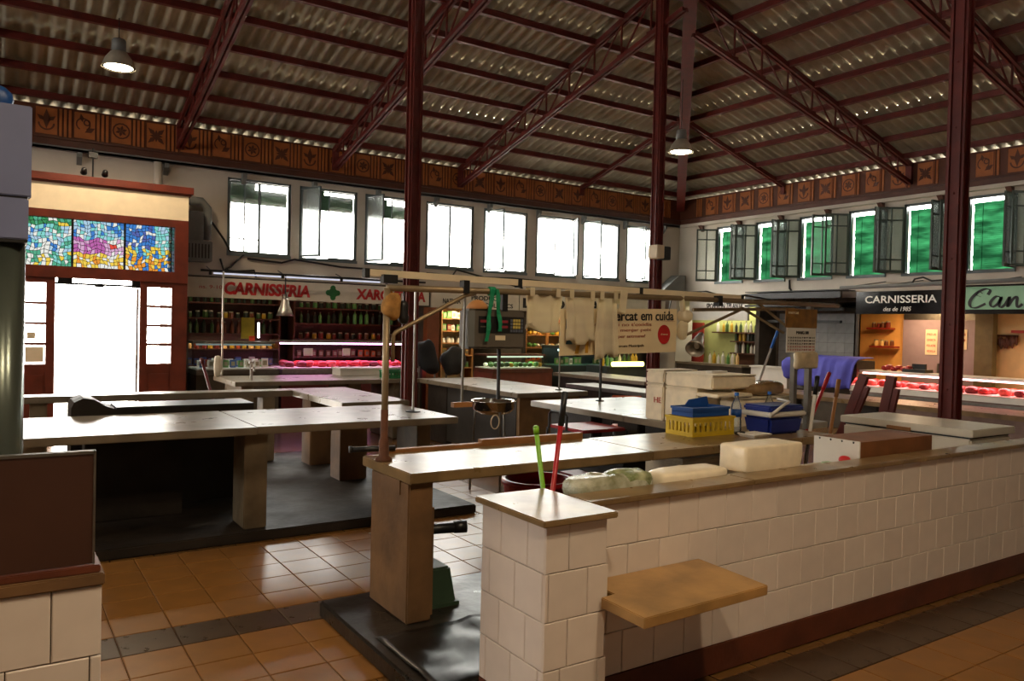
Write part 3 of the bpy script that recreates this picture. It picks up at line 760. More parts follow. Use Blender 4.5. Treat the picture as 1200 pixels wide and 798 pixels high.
def shelf_y(label, x0, x1, y0, y1, zs, ztop, mat, backmat=None):
    t = thing('shelf_unit', label, 'shelf', ((x0+x1)/2, (y0+y1)/2, 0))
    for x in (x0, x1-.03):
        mb = MB(); mb.box(x, x+.03, y0, y1, 0, ztop); mb.build('side_panel', mat, t)
    for z in zs:
        mb = MB(); mb.box(x0+.03, x1-.03, y0, y1, z-.025, z); mb.build('shelf_board', mat, t)
    mb = MB(); mb.box(x0, x1, y1, y1+.02, 0, ztop); mb.build('back_panel', backmat or mat, t); return t
# shop under the red lettered sign
shelf_y('dark shelf unit of bottles beside the wooden portal', 2.75, 4.5, 14.75, 15.1, (.9, 1.2, 1.48, 1.76, 2.04), 2.3, m_wood_d)
for z, k, cs in ((.9, 'packet', [3,4,1]), (1.2, 'jar', [2,5,8,1]), (1.48, 'bottle', [0,6,9]), (1.76, 'jar', [0,6,9,2]), (2.04, 'bottle', [6,0])):
    row(k, cs, (2.85, 14.85, z), (4.4, 14.85, z), 13, {.9:'small packet on lowest lit shelf beside the portal', 1.2:'small jar on brightly lit shelf beside the portal', 1.48:'dark bottle on the middle shelf beside the portal', 1.76:'dark jar on second highest shelf beside the portal', 2.04:'dark bottle on top shelf beside the portal'}[z], k if k != 'packet' else 'packet', 'goods beside the portal %.2f' % z)
shelf_y('dark shelf unit of jars behind the pink lit meat counter', 4.75, 7.0, 14.75, 15.1, (1.05, 1.4, 1.7, 2.0), 2.3, m_wood_d)
for z, k, cs in ((1.05, 'packet', [1,9,5]), (1.4, 'jar', [1,9,2,6]), (1.7, 'bottle', [0,6,7]), (2.0, 'jar', [0,7,6])):
    row(k, cs, (4.85, 14.85, z), (6.9, 14.85, z), 15, {1.05:'brown packet low behind the pink lit counter', 1.4:'preserve jar on lower shelf behind pink lit counter', 1.7:'green bottle on middle shelf behind pink lit counter', 2.0:'small jar on top shelf behind pink lit counter'}[z], k, 'goods behind the meat counter %.2f' % z)
def glass_case(name, label, f, L_, dep, zb, zt, base, tube, lightcol, power, bar=m_steel):
    """display counter in a frame f: local x along, y up, z towards the customer"""
    t = thing(name, label, 'display case', f @ Vector((L_/2, 0, -dep/2)))
    mb = MB(); mb.box(0, L_, 0, zb-.12, -dep, 0, m=f); mb.build('base', base, t)
    mb = MB(); mb.box(0, L_, zb-.12, zb-.04, -dep, .02, m=f); mb.build('bumper', bar, t)
    mb = MB(); mb.box(.02, L_-.02, zb-.04, zb-.02, -dep+.02, -.02, m=f); mb.build('deck', m_white, t)
    mb = MB(); mb.add([f @ Vector(p) for p in ((0, zb-.04, .0), (L_, zb-.04, .0), (L_, zt, -dep*.35), (0, zt, -dep*.35))], [(0,1,2,3)]); mb.build('front_glass', m_caseglass, t)
    for x in (0, L_): 
        mb = MB(); mb.add([f @ Vector(p) for p in ((x, zb-.04, 0), (x, zt, -dep*.35), (x, zt, -dep), (x, zb-.04, -dep))], [(0,1,2,3)]); mb.build('end_glass', m_caseglass, t)
    mb = MB(); mb.box(0, L_, zt, zt+.035, -dep, -dep*.33, m=f); mb.build('top', bar, t)
    mb = MB(); mb.box(.05, L_-.05, zt-.03, zt-.004, -dep*.42, -dep*.36, m=f); mb.build('tube', tube, t)
    p = f @ Vector((L_/2, zt-.04, -dep*.5)); ax = (f.to_3x3() @ Vector((1, 0, 0)))
    rot = (0, 0, math.atan2(ax.y, ax.x))
    lamp('AREA', p, power, lightcol, L_-.1, rot, .12, parent=t)
    return t
m_meats = [M('meat_red', lin(170,34,30), .4, var=.3, scale=20), M('meat_pink', lin(206,90,80), .4, var=.25, scale=20), M('meat_dark', lin(110,24,24), .4, var=.3, scale=20)]
def meats(f, L_, dep, z, n, label, group, seed, rows=2):
    rr = random.Random(seed)
    for j in range(rows):
        for i in range(n):
            mb = MB(); p = f @ Vector((.1+(L_-.2)*(i+.5+rr.uniform(-.2, .2))/n, z+.045, -dep*(.25+.5*(j+.5)/rows)))
            mb.blob(p, ((L_-.2)/n*.95, dep*.4/rows*1.1, .09+.04*rr.random()), .8, 6, .02, 9, i+j*9); tag(mb.build('meat_cut', rr.choice(m_meats), smooth=True), label, 'meat', group)
f = FB((4.05, 13.15, 0))
glass_case('meat_counter', 'meat display counter glowing pink under red lettered sign', f, 2.55, .75, .95, 1.36, M('case_base_red', lin(84,26,24), .5), e_pink, (1, .35, .75), 20)
meats(f, 2.55, .75, .935, 12, 'red meat cut in the pink lit counter at the back', 'meat in the pink lit counter', 5)
for x, w_ in ((4.55, .16), (5.25, .14)):
    mb = MB(); mb.cbox((x, 13.3, 1.2), (w_, .008, .13), m=None); tag(mb.build('price_card', m_white), 'white price card in pink lit counter, %s of two' % ('left' if x < 5 else 'right'), 'price card', 'price cards')
f = FB((2.68, 13.15, 0))
glass_case('dairy_counter', 'dark glass display counter beside the wooden portal', f, 1.32, .75, .95, 1.33, m_shop_dark, EM('tube_dim', (.6,.8,.75), .25), (.7, .9, .85), 2, m_steel_d)
row('packet', [4,3,3,1,7], (2.75, 13.62, .935), (3.9, 13.62, .935), 9, 'coloured packet in the dark counter beside the portal', 'packet', 'packets in the dark counter')
row('packet', [4,3,7], (2.75, 13.42, .935), (3.9, 13.42, .935), 9, 'coloured packet in front row of dark counter beside portal', 'packet', 'packets in front of the dark counter')
m_ylw = M('poster_yellow', lin(190,176,50), .6); m_orr = M('poster_orange_red', lin(216,70,34), .6)
a, b = PY(283, 372, 14.0), PY(298, 397, 14.0)
mb = MB(); mb.box(a.x, b.x, 14.0, 14.01, b.z, a.z); tag(mb.build('poster', m_ylw), 'yellow poster hanging in shop beside the portal', 'poster')
mb = MB(); mb.box(b.x-.1, b.x, 13.96, 13.97, b.z-.1, b.z+.05); tag(mb.build('poster', m_orr), 'small orange red card below the yellow poster', 'poster')
a = PY(303, 378, 14.2); b = PY(303, 396, 14.2); mb = MB(); mb.tube([a, b], .02); tag(mb.build('tube_lamp', EM('tube_small', (1,.95,.9), 4)), 'short upright white tube lamp beside yellow poster', 'lamp')
lamp('AREA', (3.6, 14.4, 2.3), 3, (1, .85, .6), 1.5, None, .2, name='shop_fill')  # this and the next: unseen fill added to lift the dark shelves
lamp('AREA', (5.8, 14.4, 2.3), 2.5, (1, .8, .6), 1.8, None, .2, name='shop_fill')
lamp('AREA', (3.6, 14.7, 1.44), 3.5, (1, .8, .5), 1.5, None, .05, name='shelf_light')
# wooden pier and brightly lit grocery shelves
mb = MB(); mb.box(6.92, 7.18, 13.42, 13.58, 0, 2.06); tag(mb.build('wooden_pier', M('pier_wood', lin(120,62,26), .5, var=.2)), 'orange brown wooden pier between meat shop and grocery shelves', 'pillar')
a = PY(515, 362, 14.3); b = PY(547, 412, 14.3)
zs = [.85+.255*k for k in range(6)]
shelf_y('brightly lit narrow grocery shelves right of the wooden pier', a.x, b.x+.1, 14.2, 14.5, zs, 2.25, m_wood, m_yellow_wall)
GL = ['lowest', 'second', 'third', 'fourth', 'fifth', 'top']
for k, z in enumerate(zs):
    row(['jar', 'packet', 'jar', 'packet', 'packet', 'jar'][k], [3,3,2,8,1,7] if k != 2 else [1,3,3], (a.x+.05, 14.3, z), (b.x+.05, 14.3, z), 6, 'small grocery item on %s brightly lit shelf from the bottom' % GL[k], 'grocery', 'groceries on the %s lit shelf' % GL[k])
lamp('AREA', ((a.x+b.x)/2+.05, 13.9, 2.28), 26, (1, .86, .55), .7, (R(25), 0, 0), .1, name='grocery_light')
# vegetable shop
a = PY(614, 372, 14.3); b = PY(662, 425, 14.3)
t = shelf_y('warm lit wooden vegetable racks behind the hanging bags', a.x, b.x+.15, 14.2, 14.6, (1.0, 1.28, 1.56, 1.84), 2.2, m_wood, m_yellow_wall)
mb = MB(); xm = PY(641, 390, 14.2).x; mb.box(xm-.03, xm+.03, 14.18, 14.22, 0, 2.2); mb.build('post', m_wood, t)
for z, cs in ((1.0, [1,5,1]), (1.28, [7,3,8]), (1.56, [2,7,2,8]), (1.84, [2,5,8])):
    row('vegetable' if z > 1.1 else 'jar', cs, (a.x+.08, 14.3, z), (b.x+.1, 14.3, z), 9, 'vegetable on the warm lit rack, %s shelf' % {1.0:'lowest', 1.28:'second lowest', 1.56:'second highest', 1.84:'highest'}[z], 'vegetable', 'vegetables on rack %.2f' % z)
lamp('AREA', ((a.x+b.x)/2+.1, 13.9, 2.28), 24, (1, .78, .38), 1.1, (R(25), 0, 0), .1, name='rack_light')
f = FB((7.85, 12.5, 0))
glass_case('vegetable_counter', 'low dark counter heaped with greens behind the scale', f, 1.4, .7, .95, 1.15, M('counter_redbrown', lin(110,56,34), .5), EM('tube_dim2', (.8,1,.7), 1.0), (.8, 1, .7), 4, m_wood_d)
row('vegetable', [0,7,7,2], (7.92, 12.75, .935), (9.18, 12.75, .935), 11, 'green vegetable in counter behind the scale, front row', 'vegetable', 'greens front row'); row('vegetable', [0,7,3,2], (7.92, 12.95, .935), (9.18, 12.95, .935), 11, 'green vegetable in counter behind the scale, back row', 'vegetable', 'greens back row')
# herb shop with chilled cabinets
for k, (px, lab, em) in enumerate(((655, 'chilled cabinet with cyan tube light left of the poster bottom', e_cyan), (700, 'chilled cabinet with cyan tube light under the poster', e_cyan))):
    a = PY(px, 420, 12.7); t = thing('chilled_cabinet', lab, 'cabinet', (a.x+.4, 12.9, 0), 'chilled cabinets')
    mb = MB(); mb.box(a.x, a.x+.85, 12.7, 13.3, 0, .95); mb.box(a.x, a.x+.85, 13.24, 13.3, .95, 1.35); mb.box(a.x, a.x+.85, 12.78, 13.3, 1.3, 1.36); mb.build('body', M('cabinet_dark', lin(52,60,58), .4), t)
    mb = MB(); mb.tube([(a.x+.06, 12.82, 1.27), (a.x+.79, 12.82, 1.27)], .018); mb.build('tube', em, t)
    mb = MB(); mb.box(a.x+.02, a.x+.83, 12.74, 13.22, .95, .97); mb.build('deck', M('deck_teal', lin(90,140,130), .4), t)
    row('packet', [7,3,0], (a.x+.08, 12.95, .97), (a.x+.78, 12.95, .97), 6, 'packet in the %s chilled cabinet' % ('first' if k == 0 else 'second'), 'packet', 'packets chilled %d' % k)
a = PY(718, 425, 11.8); b = PY(753, 428, 11.8)
mb = MB(); mb.tube([(a.x, 11.8, a.z-.03), (b.x, 11.8, a.z-.03)], .05, 10); tag(mb.build('tube_lamp', e_yel), 'glowing yellow tube lamp under the poster', 'lamp')
mb = MB(); mb.box(a.x-.1, b.x+.2, 11.85, 12.5, 0, .95); mb.box(a.x-.1, b.x+.2, 11.82, 12.5, .95, .98); tag(mb.build('low_cabinet', M('cabinet_dark', lin(52,60,58), .4)), 'dark low cabinet below the yellow tube lamp', 'cabinet')
row('bottle', [0,7,2,3], (a.x-.05, 12.1, .98), (b.x+.15, 12.1, .98), 9, 'small bottle behind the yellow tube lamp', 'bottle', 'bottles behind the yellow lamp')
# corner bar on the right wall
a = PX(803, 378, XW+.3); b = PX(823, 428, XW+.3)
mb = MB(); mb.box(XW+.3, XW+.34, b.y, a.y, 0, a.z); mb.box(XW+.29, XW+.3, b.y+.05, a.y-.05, .3, a.z-.15); tag(mb.build('red_door', m_redpanel), 'plain red door panel in the corner bar', 'door')
t = thing('bar_shelf', 'dark bottle shelf in the corner bar', 'shelf', (XW+.38, 12.1, 1.0))
for z in (1.25, 1.52, 1.72):
    mb = MB(); mb.box(XW+.28, XW+.49, 11.45, 12.75 if z > 1.6 else 12.2, z-.03, z); mb.build('shelf_board', m_wood_d, t)
mb = MB(); mb.box(XW+.475, XW+.495, 11.43, 12.2, .9, 1.72); mb.build('back_panel', m_wood_d, t)
for z in (1.25, 1.52, 1.72): row('bottle', [6,0,2,3], (XW+.38, 11.5, z), (XW+.38, 12.7 if z > 1.6 else 12.15, z), 9 if z > 1.6 else 6, 'bottle on the corner bar shelf, %s row' % {1.25:'lower', 1.52:'middle', 1.72:'upper'}[z], 'bottle', 'bar bottles %.2f' % z)
t = thing('bar_counter', 'bar counter of the corner bar', 'counter', (XW-.1, 12.3, 0))
mb = MB(); mb.box(XW-.3, XW+.0, 11.35, 13.3, 0, .95); mb.build('base', m_shop_dark, t); mb = MB(); mb.box(XW-.34, XW+.05, 11.32, 13.3, .95, 1.0); mb.build('worktop', m_marble, t)
row('bottle', [3,7,2,8], (XW-.1, 11.6, 1.0), (XW-.1, 12.5, 1.0), 7, 'bottle standing on the corner bar counter', 'bottle', 'bottles on the bar counter')
lamp('AREA', (XW+.25, 12.3, 2.34), 14, (1, .95, .72), .3, None, 1.6, name='bar_light')
# closed stall: grey tiled wall and dark awning frame
mb = MB(); mb.box(XW+.6, XW+.63, 9.3, 11.18, 0, 2.2); wt = struct(mb.build('wall_closed_stall', m_grout))
td = MB(); td.box(-.006, 0, -.098, .098, -.098, .098); td = meshdata(td, 'grey_tile', m_tile_grey)
for i in range(9):
    for j in range(8): place(wt, 'grey_tile', td, (XW+.6, 9.4+.2*i, .65+.2*j))
t = thing('folded_awning', 'dark folded awning frame over closed grey tiled stall', 'awning', (XW-.4, 10, 2.2))
for k, (x, z, w_) in enumerate(((XW-.5, 2.42, .12), (XW-.1, 2.46, .1), (XW+.3, 2.2, .06), (XW-.5, 2.26, .04), (XW+.2, 1.95, .05))):
    mb = MB(); mb.box(x, x+.06, 8.9 if x < XW-.3 else 9.35, 11.15, z, z+w_); mb.build('beam', m_black, t)
for y in (9.0, 9.6, 10.2, 10.8):
    mb = MB(); mb.bar((XW-.47, y, 2.27), (XW-.07, y+.25, 2.47), .03, .03); mb.build('brace', m_black, t)
mb = MB(); mb.box(XW-.5, XW-.02, 8.9, 11.15, 2.565, 2.58); mb.build('cover', m_black, t)
a = PX(880, 428, XW-.4); b = PX(922, 450, XW-.4)
mb = MB(); mb.box(XW-.4, XW-.1, b.y, a.y, 0, a.z-.03); mb.box(XW-.43, XW-.07, b.y-.02, a.y+.02, a.z-.03, a.z); tag(mb.build('low_wall', m_white), 'low white counter wall in front of closed grey stall', 'counter')
# blue cloth over a chilled case
a = PX(936, 418, XW-.9); b = PX(1003, 456, XW-.9); n = 26; P = []
for k, (dx, z) in enumerate(((.55, a.z+.02), (.3, a.z+.03), (.05, a.z), (-.06, a.z-.1), (-.12, b.z+.25), (-.16, b.z+.1), (-.18, b.z))):
    P.append([Vector((XW-.9+dx+.03*math.sin(i*.8+k*.2)*(k/6)+.012*math.sin(i*1.9), a.y-(a.y-b.y)*i/n, z+.012*math.sin(i*1.1+k))) for i in range(n+1)])
mb = MB(); mb.grid(P); tag(mb.build('blue_cloth', M('cloth_blue', lin(74,74,170), .8, var=.12), smooth=True, thick=.008), 'violet blue cloth thrown over case beside the orange lit shop', 'cloth')
mb = MB(); mb.blob((XW-1.02, a.y+.1, a.z-.22), (.2, .3, .4), .8, 8, .06, 7, 3); tag(mb.build('cloth_bundle', MATS['cloth_blue'], smooth=True), 'bunched end of blue cloth hanging at its left', 'cloth')
mb = MB(); mb.box(XW-.82, XW-.25, b.y+.05, a.y-.05, 0, a.z-.03); tag(mb.build('covered_case', m_shop_dark), 'dark case hidden under the violet blue cloth', 'display case')
# orange lit butcher on the right ---------------------------------
XB = XW+DR-.06
t = thing('cold_room', 'mauve cold room doors behind the black signed butcher counter', 'cold room', (XB-.1, 8.0, 0))
for y0, y1 in ((8.04, 8.84), (7.2, 8.0)):
    mb = MB(); mb.box(XB-.08, XB, y0, y1, 0, 2.05); d = mb.build('door', m_mauve, t); mb = MB(); mb.box(XB-.11, XB-.08, y0+.05, y0+.08, .9, 1.2); mb.build('handle', m_steel_d, d)
mb = MB(); mb.box(XB-.06, XB, 7.2, 8.84, 2.05, 2.3); mb.build('lintel', m_steel_d, t)
for i, (px0, py0, px1, py1) in enumerate(((1085, 386, 1098, 416), (1127, 386, 1133, 410))):
    a, b = PX(px0, py0, XB-.09), PX(px1, py1, XB-.09); mb = MB(); mb.box(XB-.094, XB-.088, b.y, a.y, b.z, a.z)
    n_ = mb.build('notice', m_cream); tag(n_, ['tall paper notice with red print left of the thick column', 'paper notice on cold room right of the thick column'][i], 'notice', 'notices on the cold room')
    for k in range(4 if i == 0 else 2): text(['PREUS', 'OFERTA', 'POLLASTRE', 'VEDELLA'][k], FR((XB-.0945, a.y-.03, a.z-.12-.11*k)), (a.y-b.y)-.06, .045, m_letters_red, n_)
t = thing('wall_shelf', 'two small red wall shelves with jars on the orange wall', 'shelf', (XB-.1, 8.45, 1.3))
s_pos = []
for (px0, px1, py) in ((1018, 1046, 384), (1021, 1051, 405)):
    a, b = PX(px0, py, XB-.12), PX(px1, py, XB-.12); mb = MB(); mb.box(XB-.2, XB-.02, b.y, a.y, a.z-.03, a.z); mb.build('shelf_board', m_redpanel, t); s_pos.append((a, b))
for k, (a, b) in enumerate(s_pos): row('jar', [9,1,8], (XB-.11, a.y-.05, a.z), (XB-.11, b.y+.05, b.z), 4, 'jar on the %s red shelf of the orange wall' % ('upper', 'lower')[k], 'jar', 'jars on the orange wall %d' % k)
lamp('AREA', (XW+.7, 8.3, 2.33), 46, (1, .64, .32), 1.2, None, .3, name='butcher_light')
lamp('AREA', (XW+.7, 5.2, 2.33), 40, (1, .66, .34), 1.6, None, .3, name='butcher_light')
f = FR((12.75, 8.28, 0))
mc = glass_case('meat_counter', 'long meat counter glowing rose under black CARNISSERIA sign', f, 4.6, .8, .85, 1.06, M('case_base_grey', lin(120,96,88), .5), e_rose, (1, .3, .3), 60, m_white)
meats(f, 4.6, .8, .835, 18, 'red meat cut in the long rose lit counter at right', 'meat in the rose lit counter', 11)
mb = MB(); mb.box(12.73, 12.75, 3.7, 8.26, .66, .70); mb.box(12.735, 12.75, 3.7, 8.26, .5, .54); mb.build('bumper_rail', m_steel_d, mc)
a = PX(1010, 430, 13.5); mb = MB()
for k in range(6): mb.blob((13.35, 8.0-.09*k, 1.14+.02*(k % 2)), (.14, .11, .09), .8, 6, .02, 9, k)
tag(mb.build('sausages', m_meats[0], smooth=True), 'string of red sausages on the rose lit counter top', 'sausages')
t = thing('counter_scale', 'dark counter scale standing on the rose lit counter', 'scale', (13.35, 7.4, 1.095))
mb = MB(); mb.box(13.22, 13.48, 7.2, 7.6, 1.095, 1.15); mb.build('base', m_black, t); mb = MB(); mb.box(13.38, 13.42, 7.28, 7.52, 1.15, 1.24); mb.build('display', m_black, t)
t = thing('wall_garland', 'dark dried garland hanging on the pale yellow shop wall', 'garland', (XB-.04, 5.9, 1.5)); a = PX(1163, 393, XB-.05); b = PX(1193, 394, XB-.05)
mb = MB(); mb.tube([a, b], .02, 6); mb.build('stick', m_wood_d, t)
for k in range(14):
    p = a+(b-a)*((k+.5)/14); mb = MB(); mb.blob(p-Vector((.02, 0, .06+.06*math.sin(k/13*math.pi)+.02*(k % 2))), (.05, .06, .13+.05*(k % 3)), .9, 5, .02, 12, k); mb.build('sprig', m_wood_d, t)
a = PX(1188, 392-5, XB-.12); mb = MB(); mb.box(XB-.22, XB-.02, a.y-.5, a.y, a.z-.05, a.z+.0); tag(mb.build('wall_shelf', m_redpanel), 'red wall shelf at right edge of yellow wall', 'shelf')
mb = MB(); y1 = PX(1142, 400, XB-.3).y; y0 = PX(1163, 400, XB-.3).y; mb.box(XB-.3, XB-.13, y0, y1, 0, 2.3); tag(mb.build('shop_pillar', M('pillar_olive', lin(104,92,62), .6)), 'olive brown pillar between the two right hand shops', 'pillar')
# awning rail with cables over the right signs
t = thing('awning_rail', 'long grey awning rail above right hand signs', 'rail', (12.85, 6, 2.6))
mb = MB(); mb.tube([(12.85, 8.6, 2.57), (12.85, 3.6, 2.63)], .035, 8); mb.build('pipe', m_grey, t)
for y in (8.3, 7.6, 6.9, 6.0): 
    mb = MB(); mb.tube([(12.85, y, 2.6), (XW-.01, y, 2.72)], .012, 6); mb.build('stay', m_grey, t)
mb = MB(); mb.tube([PX(x, y, 12.95) for x, y in ((1068, 333), (1072, 327), (1082, 325), (1092, 329), (1108, 328), (1130, 331))], .016, 6); tag(mb.build('cable', m_black), 'loose black cables looped over the awning rail', 'cable')
# ------------------------------------------------------------------ tiled counter walls in the foreground
def tile_mesh(w_, h_):
    k = ('wt', round(w_, 3), round(h_, 3))
    if k not in MATS:
        t = MB(); a, b = w_/2-.0016, h_/2-.0016; e = .003
        t.add([(-a,-b,0),(a,-b,0),(a,b,0),(-a,b,0),(-a,-b,.005),(a,-b,.005),(a,b,.005),(-a,b,.005),(-a+e,-b+e,.008),(a-e,-b+e,.008),(a-e,b-e,.008),(-a+e,b-e,.008)],
              [(0,1,5,4),(1,2,6,5),(2,3,7,6),(3,0,4,7),(4,5,9,8),(5,6,10,9),(6,7,11,10),(7,4,8,11),(8,9,10,11)])
        MATS[k] = meshdata(t, 'wall_tile', m_tile)
    return MATS[k]
def wall_tiles(parent, frame, length, z0, rows, h, offs, w_=.2):
    for r in range(rows):
        x = -((w_-offs[r % len(offs)]) % w_)
        while x < length-.004:
            a, b = max(x, 0), min(x+w_, length)
            if b-a > .012:
                o = place(parent, 'wall_tile', tile_mesh(b-a, h), (0,0,0))
                o.matrix_local = Matrix.Translation(-ROOTLOC[parent.name]) @ frame @ Matrix.Translation(((a+b)/2, z0+h*(r+.5), 0)) @ Euler((random.uniform(-.004,.004), random.uniform(-.004,.004), 0)).to_matrix().to_4x4()
            x += w_
TH = .1975
m_base_red = M('skirting_brown', lin(92,44,24), .5, var=.25, scale=6, bump=.15)
t = thing('counter_pillar', 'white tiled square pillar with marble cap holding two upright sticks', 'pillar', (2.0, 2.73, 0))
mb = MB(); mb.box(1.845, 2.16, 2.505, 2.98, 0, .93); mb.build('core', m_grout, t)
wall_tiles(t, FB((1.837, 2.505, 0)), .331, .14, 4, TH, [.085, .12, .02, .12])
fl = Matrix(((0,0,-1,1.845),(-1,0,0,2.985),(0,1,0,0),(0,0,0,1))); wall_tiles(t, fl, .483, .14, 4, TH, [.05, .155, .07, .16])
mb = MB(); mb.box(1.835, 2.17, 2.495, 2.98, 0, .14); mb.build('skirting', m_base_red, t)
mb = MB(); mb.box(1.805, 2.19, 2.465, 3.0, .93, .957); mb.build('cap', m_marble_w, t, bevel=.005)
XE = 7.9
t = thing('counter_wall', 'long low white tiled counter wall running away to the right', 'counter', (5, 2.75, 0))
mb = MB(); mb.box(2.175, XE, 2.688, 2.80, 0, .93); mb.build('core', m_grout, t)
wall_tiles(t, FB((2.172, 2.688, 0)), XE-2.172, .14, 4, TH, [.05, .15, .07, .13])
mb = MB(); mb.box(2.172, XE, 2.672, 2.688, 0, .14); mb.build('skirting', m_base_red, t)
for a, b in ((2.194, 3.28), (3.283, 4.92), (4.923, 6.5), (6.503, XE)):
    mb = MB(); mb.box(a, b, 2.655, 2.825, .931, .957); mb.build('cap_slab', m_marble_w, t, bevel=.004)
t = thing('marble_shelf', 'worn brown marble shelf jutting from white tiled counter wall', 'shelf', (2.5, 2.45, .55))
mb = MB(); mb.prism([(2.115, 2.215), (2.875, 2.235), (2.905, 2.676), (2.195, 2.676), (2.195, 2.49), (2.12, 2.485)], .555, .60); mb.build('slab', M('marble_brown', lin(164,126,76), .3, var=.3, scale=5, bump=.05, detail=8), t, bevel=.004)
for x in (2.35, 2.7):
    mb = MB(); mb.bar((x, 2.672, .50), (x, 2.672, .553), .03, .01); mb.bar((x, 2.672, .545), (x, 2.4, .545), .03, .012); mb.build('bracket', m_steel_d, t)
# left counter end with dark screen
t = thing('counter_wall', 'white tiled counter end with brown capping at bottom left corner', 'counter', (-.5, 2.6, 0))
mb = MB(); mb.box(-1.6, .25, 2.468, 2.62, 0, .965); mb.build('core', m_grout, t)
wall_tiles(t, FB((-1.6, 2.468, 0)), 1.86, .165, 4, .2, [.03, .135, .03, .135])
mb = MB(); mb.box(-1.6, .258, 2.455, 2.64, 0, .165); mb.build('skirting', m_base_red, t)
mb = MB(); mb.box(-1.6, .265, 2.45, 2.65, .966, 1.0); mb.build('cap', m_conc_o, t, bevel=.004)
mb = MB(); mb.box(-1.6, .255, 2.462, 2.64, 1.0, 1.022); mb.build('rail', m_base_red, t, bevel=.003)
t = thing('display_screen', 'dark brown metal screen standing on bottom left counter', 'screen', (-.5, 2.5, 1.022))
mb = MB(); mb.box(-1.6, .235, 2.48, 2.50, 1.023, 1.335); mb.build('panel', M('screen_brown', lin(74,48,38), .35, .3, var=.12, scale=3), t)
mb = MB(); mb.box(-1.6, .238, 2.476, 2.504, 1.335, 1.343); mb.box(.235, .241, 2.476, 2.504, 1.023, 1.343); mb.build('edge_trim', m_steel_d, t)
# grey pole with the big blue-grey sign box
pp = PZ(3, 560, .75); t = thing('sign_pole', 'grey round pole carrying blue grey sign box at left edge', 'sign', (pp.x, 3.6, 0))
pc = PY(3, 400, 3.6)
mb = MB(); mb.tube([(pc.x, 3.6, 0), (pc.x, 3.6, 2.12)], .072, 20); mb.build('pole', M('pole_grey', lin(96,104,96), .25, .6, var=.1), t, smooth=True)
a = PY(38, 125, 3.5); b = PY(33, 281, 3.5); xl = pc.x-.75
m_blue = M('sign_blue_grey', lin(118,126,164), .5, var=.05)
zm = PY(35, 232, 3.5).z
mb = MB(); mb.box(xl, a.x, 3.5, 3.58, zm+.004, a.z); mb.build('upper_panel', m_blue, t, bevel=.004)
mb = MB(); mb.box(xl, a.x-.008, 3.5, 3.58, b.z, zm-.004); mb.build('lower_panel', m_blue, t, bevel=.004)
mb = MB(); mb.box(xl, a.x-.012, 3.51, 3.57, zm-.005, zm+.005); mb.box(xl, a.x-.01, 3.505, 3.575, b.z-.012, b.z); mb.build('joint_strip', m_black, t)
mb = MB(); c = PY(2, 112, 3.54); mb.blob((c.x-.06, 3.54, a.z+.02), (.2, .06, .12), .9, 8); mb.build('blue_knob', M('knob_blue', lin(24,74,140), .4), t, smooth=True)

# ------------------------------------------------------------------ platforms
mb = MB(); mb.box(-2.6, 3.72, 6.15, 9.75, -.006, .075); struct(mb.build('floor_platform_left', m_conc_d, bevel=.01))
mb = MB(); mb.box(1.6, 5.75, 2.99, 4.40, -.006, .09); struct(mb.build('floor_platform_middle', m_wet, bevel=.012))
mb = MB(); rr = random.Random(4); n = 22; P = []
for j in range(13): P.append([Vector((1.66+.95*i/n, 3.0+.72*j/12, .094+.03*max(0, noise.noise(Vector((i*.35, j*.4, 2.0))))+.012*abs(noise.noise(Vector((i*.9, j*.9, 5)))))) for i in range(n+1)])
mb.grid(P); tag(mb.build('plastic_sheet', M('black_film', lin(22,20,18), .34, var=.3), smooth=True, thick=.003), 'crumpled black plastic sheet beside white tiled pillar', 'plastic sheet')

# ------------------------------------------------------------------ marble tables
def table(label, slabs, legs, z=.9, th=.06, mat=m_marble, group='marble stall tables'):
    xs = [p for s in slabs for p in (s[0], s[1])]; ys_ = [p for s in slabs for p in (s[2], s[3])]
    t = thing('marble_table', label, 'table', ((min(xs)+max(xs))/2, (min(ys_)+max(ys_))/2, 0), group)
    for (x0, x1, y0, y1) in slabs:
        mb = MB(); mb.box(x0, x1, y0, y1, z-th, z); mb.build('marble_slab', mat, t, bevel=.006)
    for (x0, x1, y0, y1, z0, m) in legs:
        mb = MB(); mb.box(x0, x1, y0, y1, z0, z-th); mb.build('leg', m, t, bevel=.008)
    return t
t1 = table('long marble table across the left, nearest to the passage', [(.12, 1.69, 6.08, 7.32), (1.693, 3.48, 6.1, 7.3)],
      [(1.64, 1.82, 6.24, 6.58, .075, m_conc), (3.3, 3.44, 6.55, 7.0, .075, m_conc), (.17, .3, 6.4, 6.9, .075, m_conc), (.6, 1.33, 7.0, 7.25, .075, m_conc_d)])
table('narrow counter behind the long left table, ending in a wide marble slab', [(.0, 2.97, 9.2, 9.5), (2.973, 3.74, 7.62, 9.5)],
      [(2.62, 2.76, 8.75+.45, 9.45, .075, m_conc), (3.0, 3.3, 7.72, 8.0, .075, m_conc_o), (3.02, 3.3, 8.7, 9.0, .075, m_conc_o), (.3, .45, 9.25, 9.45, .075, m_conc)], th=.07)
table('far marble counter below the pink lit meat counter', [(2.66, 4.3, 10.65, 11.9), (4.303, 5.38, 10.65, 11.9)],
      [(2.78, 2.95, 10.8, 11.7, 0, m_marble), (4.3, 4.5, 10.8, 11.6, 0, m_conc), (5.0, 5.2, 10.75, 11.6, 0, m_conc)])
t5 = table('square ended marble counter with wooden front below the scale', [(5.385, 6.5, 7.98, 9.3), (5.385, 6.5, 9.303, 10.75)], [(5.45, 5.55, 9.9, 10.5, 0, m_conc_d), (6.3, 6.42, 9.9, 10.5, 0, m_conc_d)])
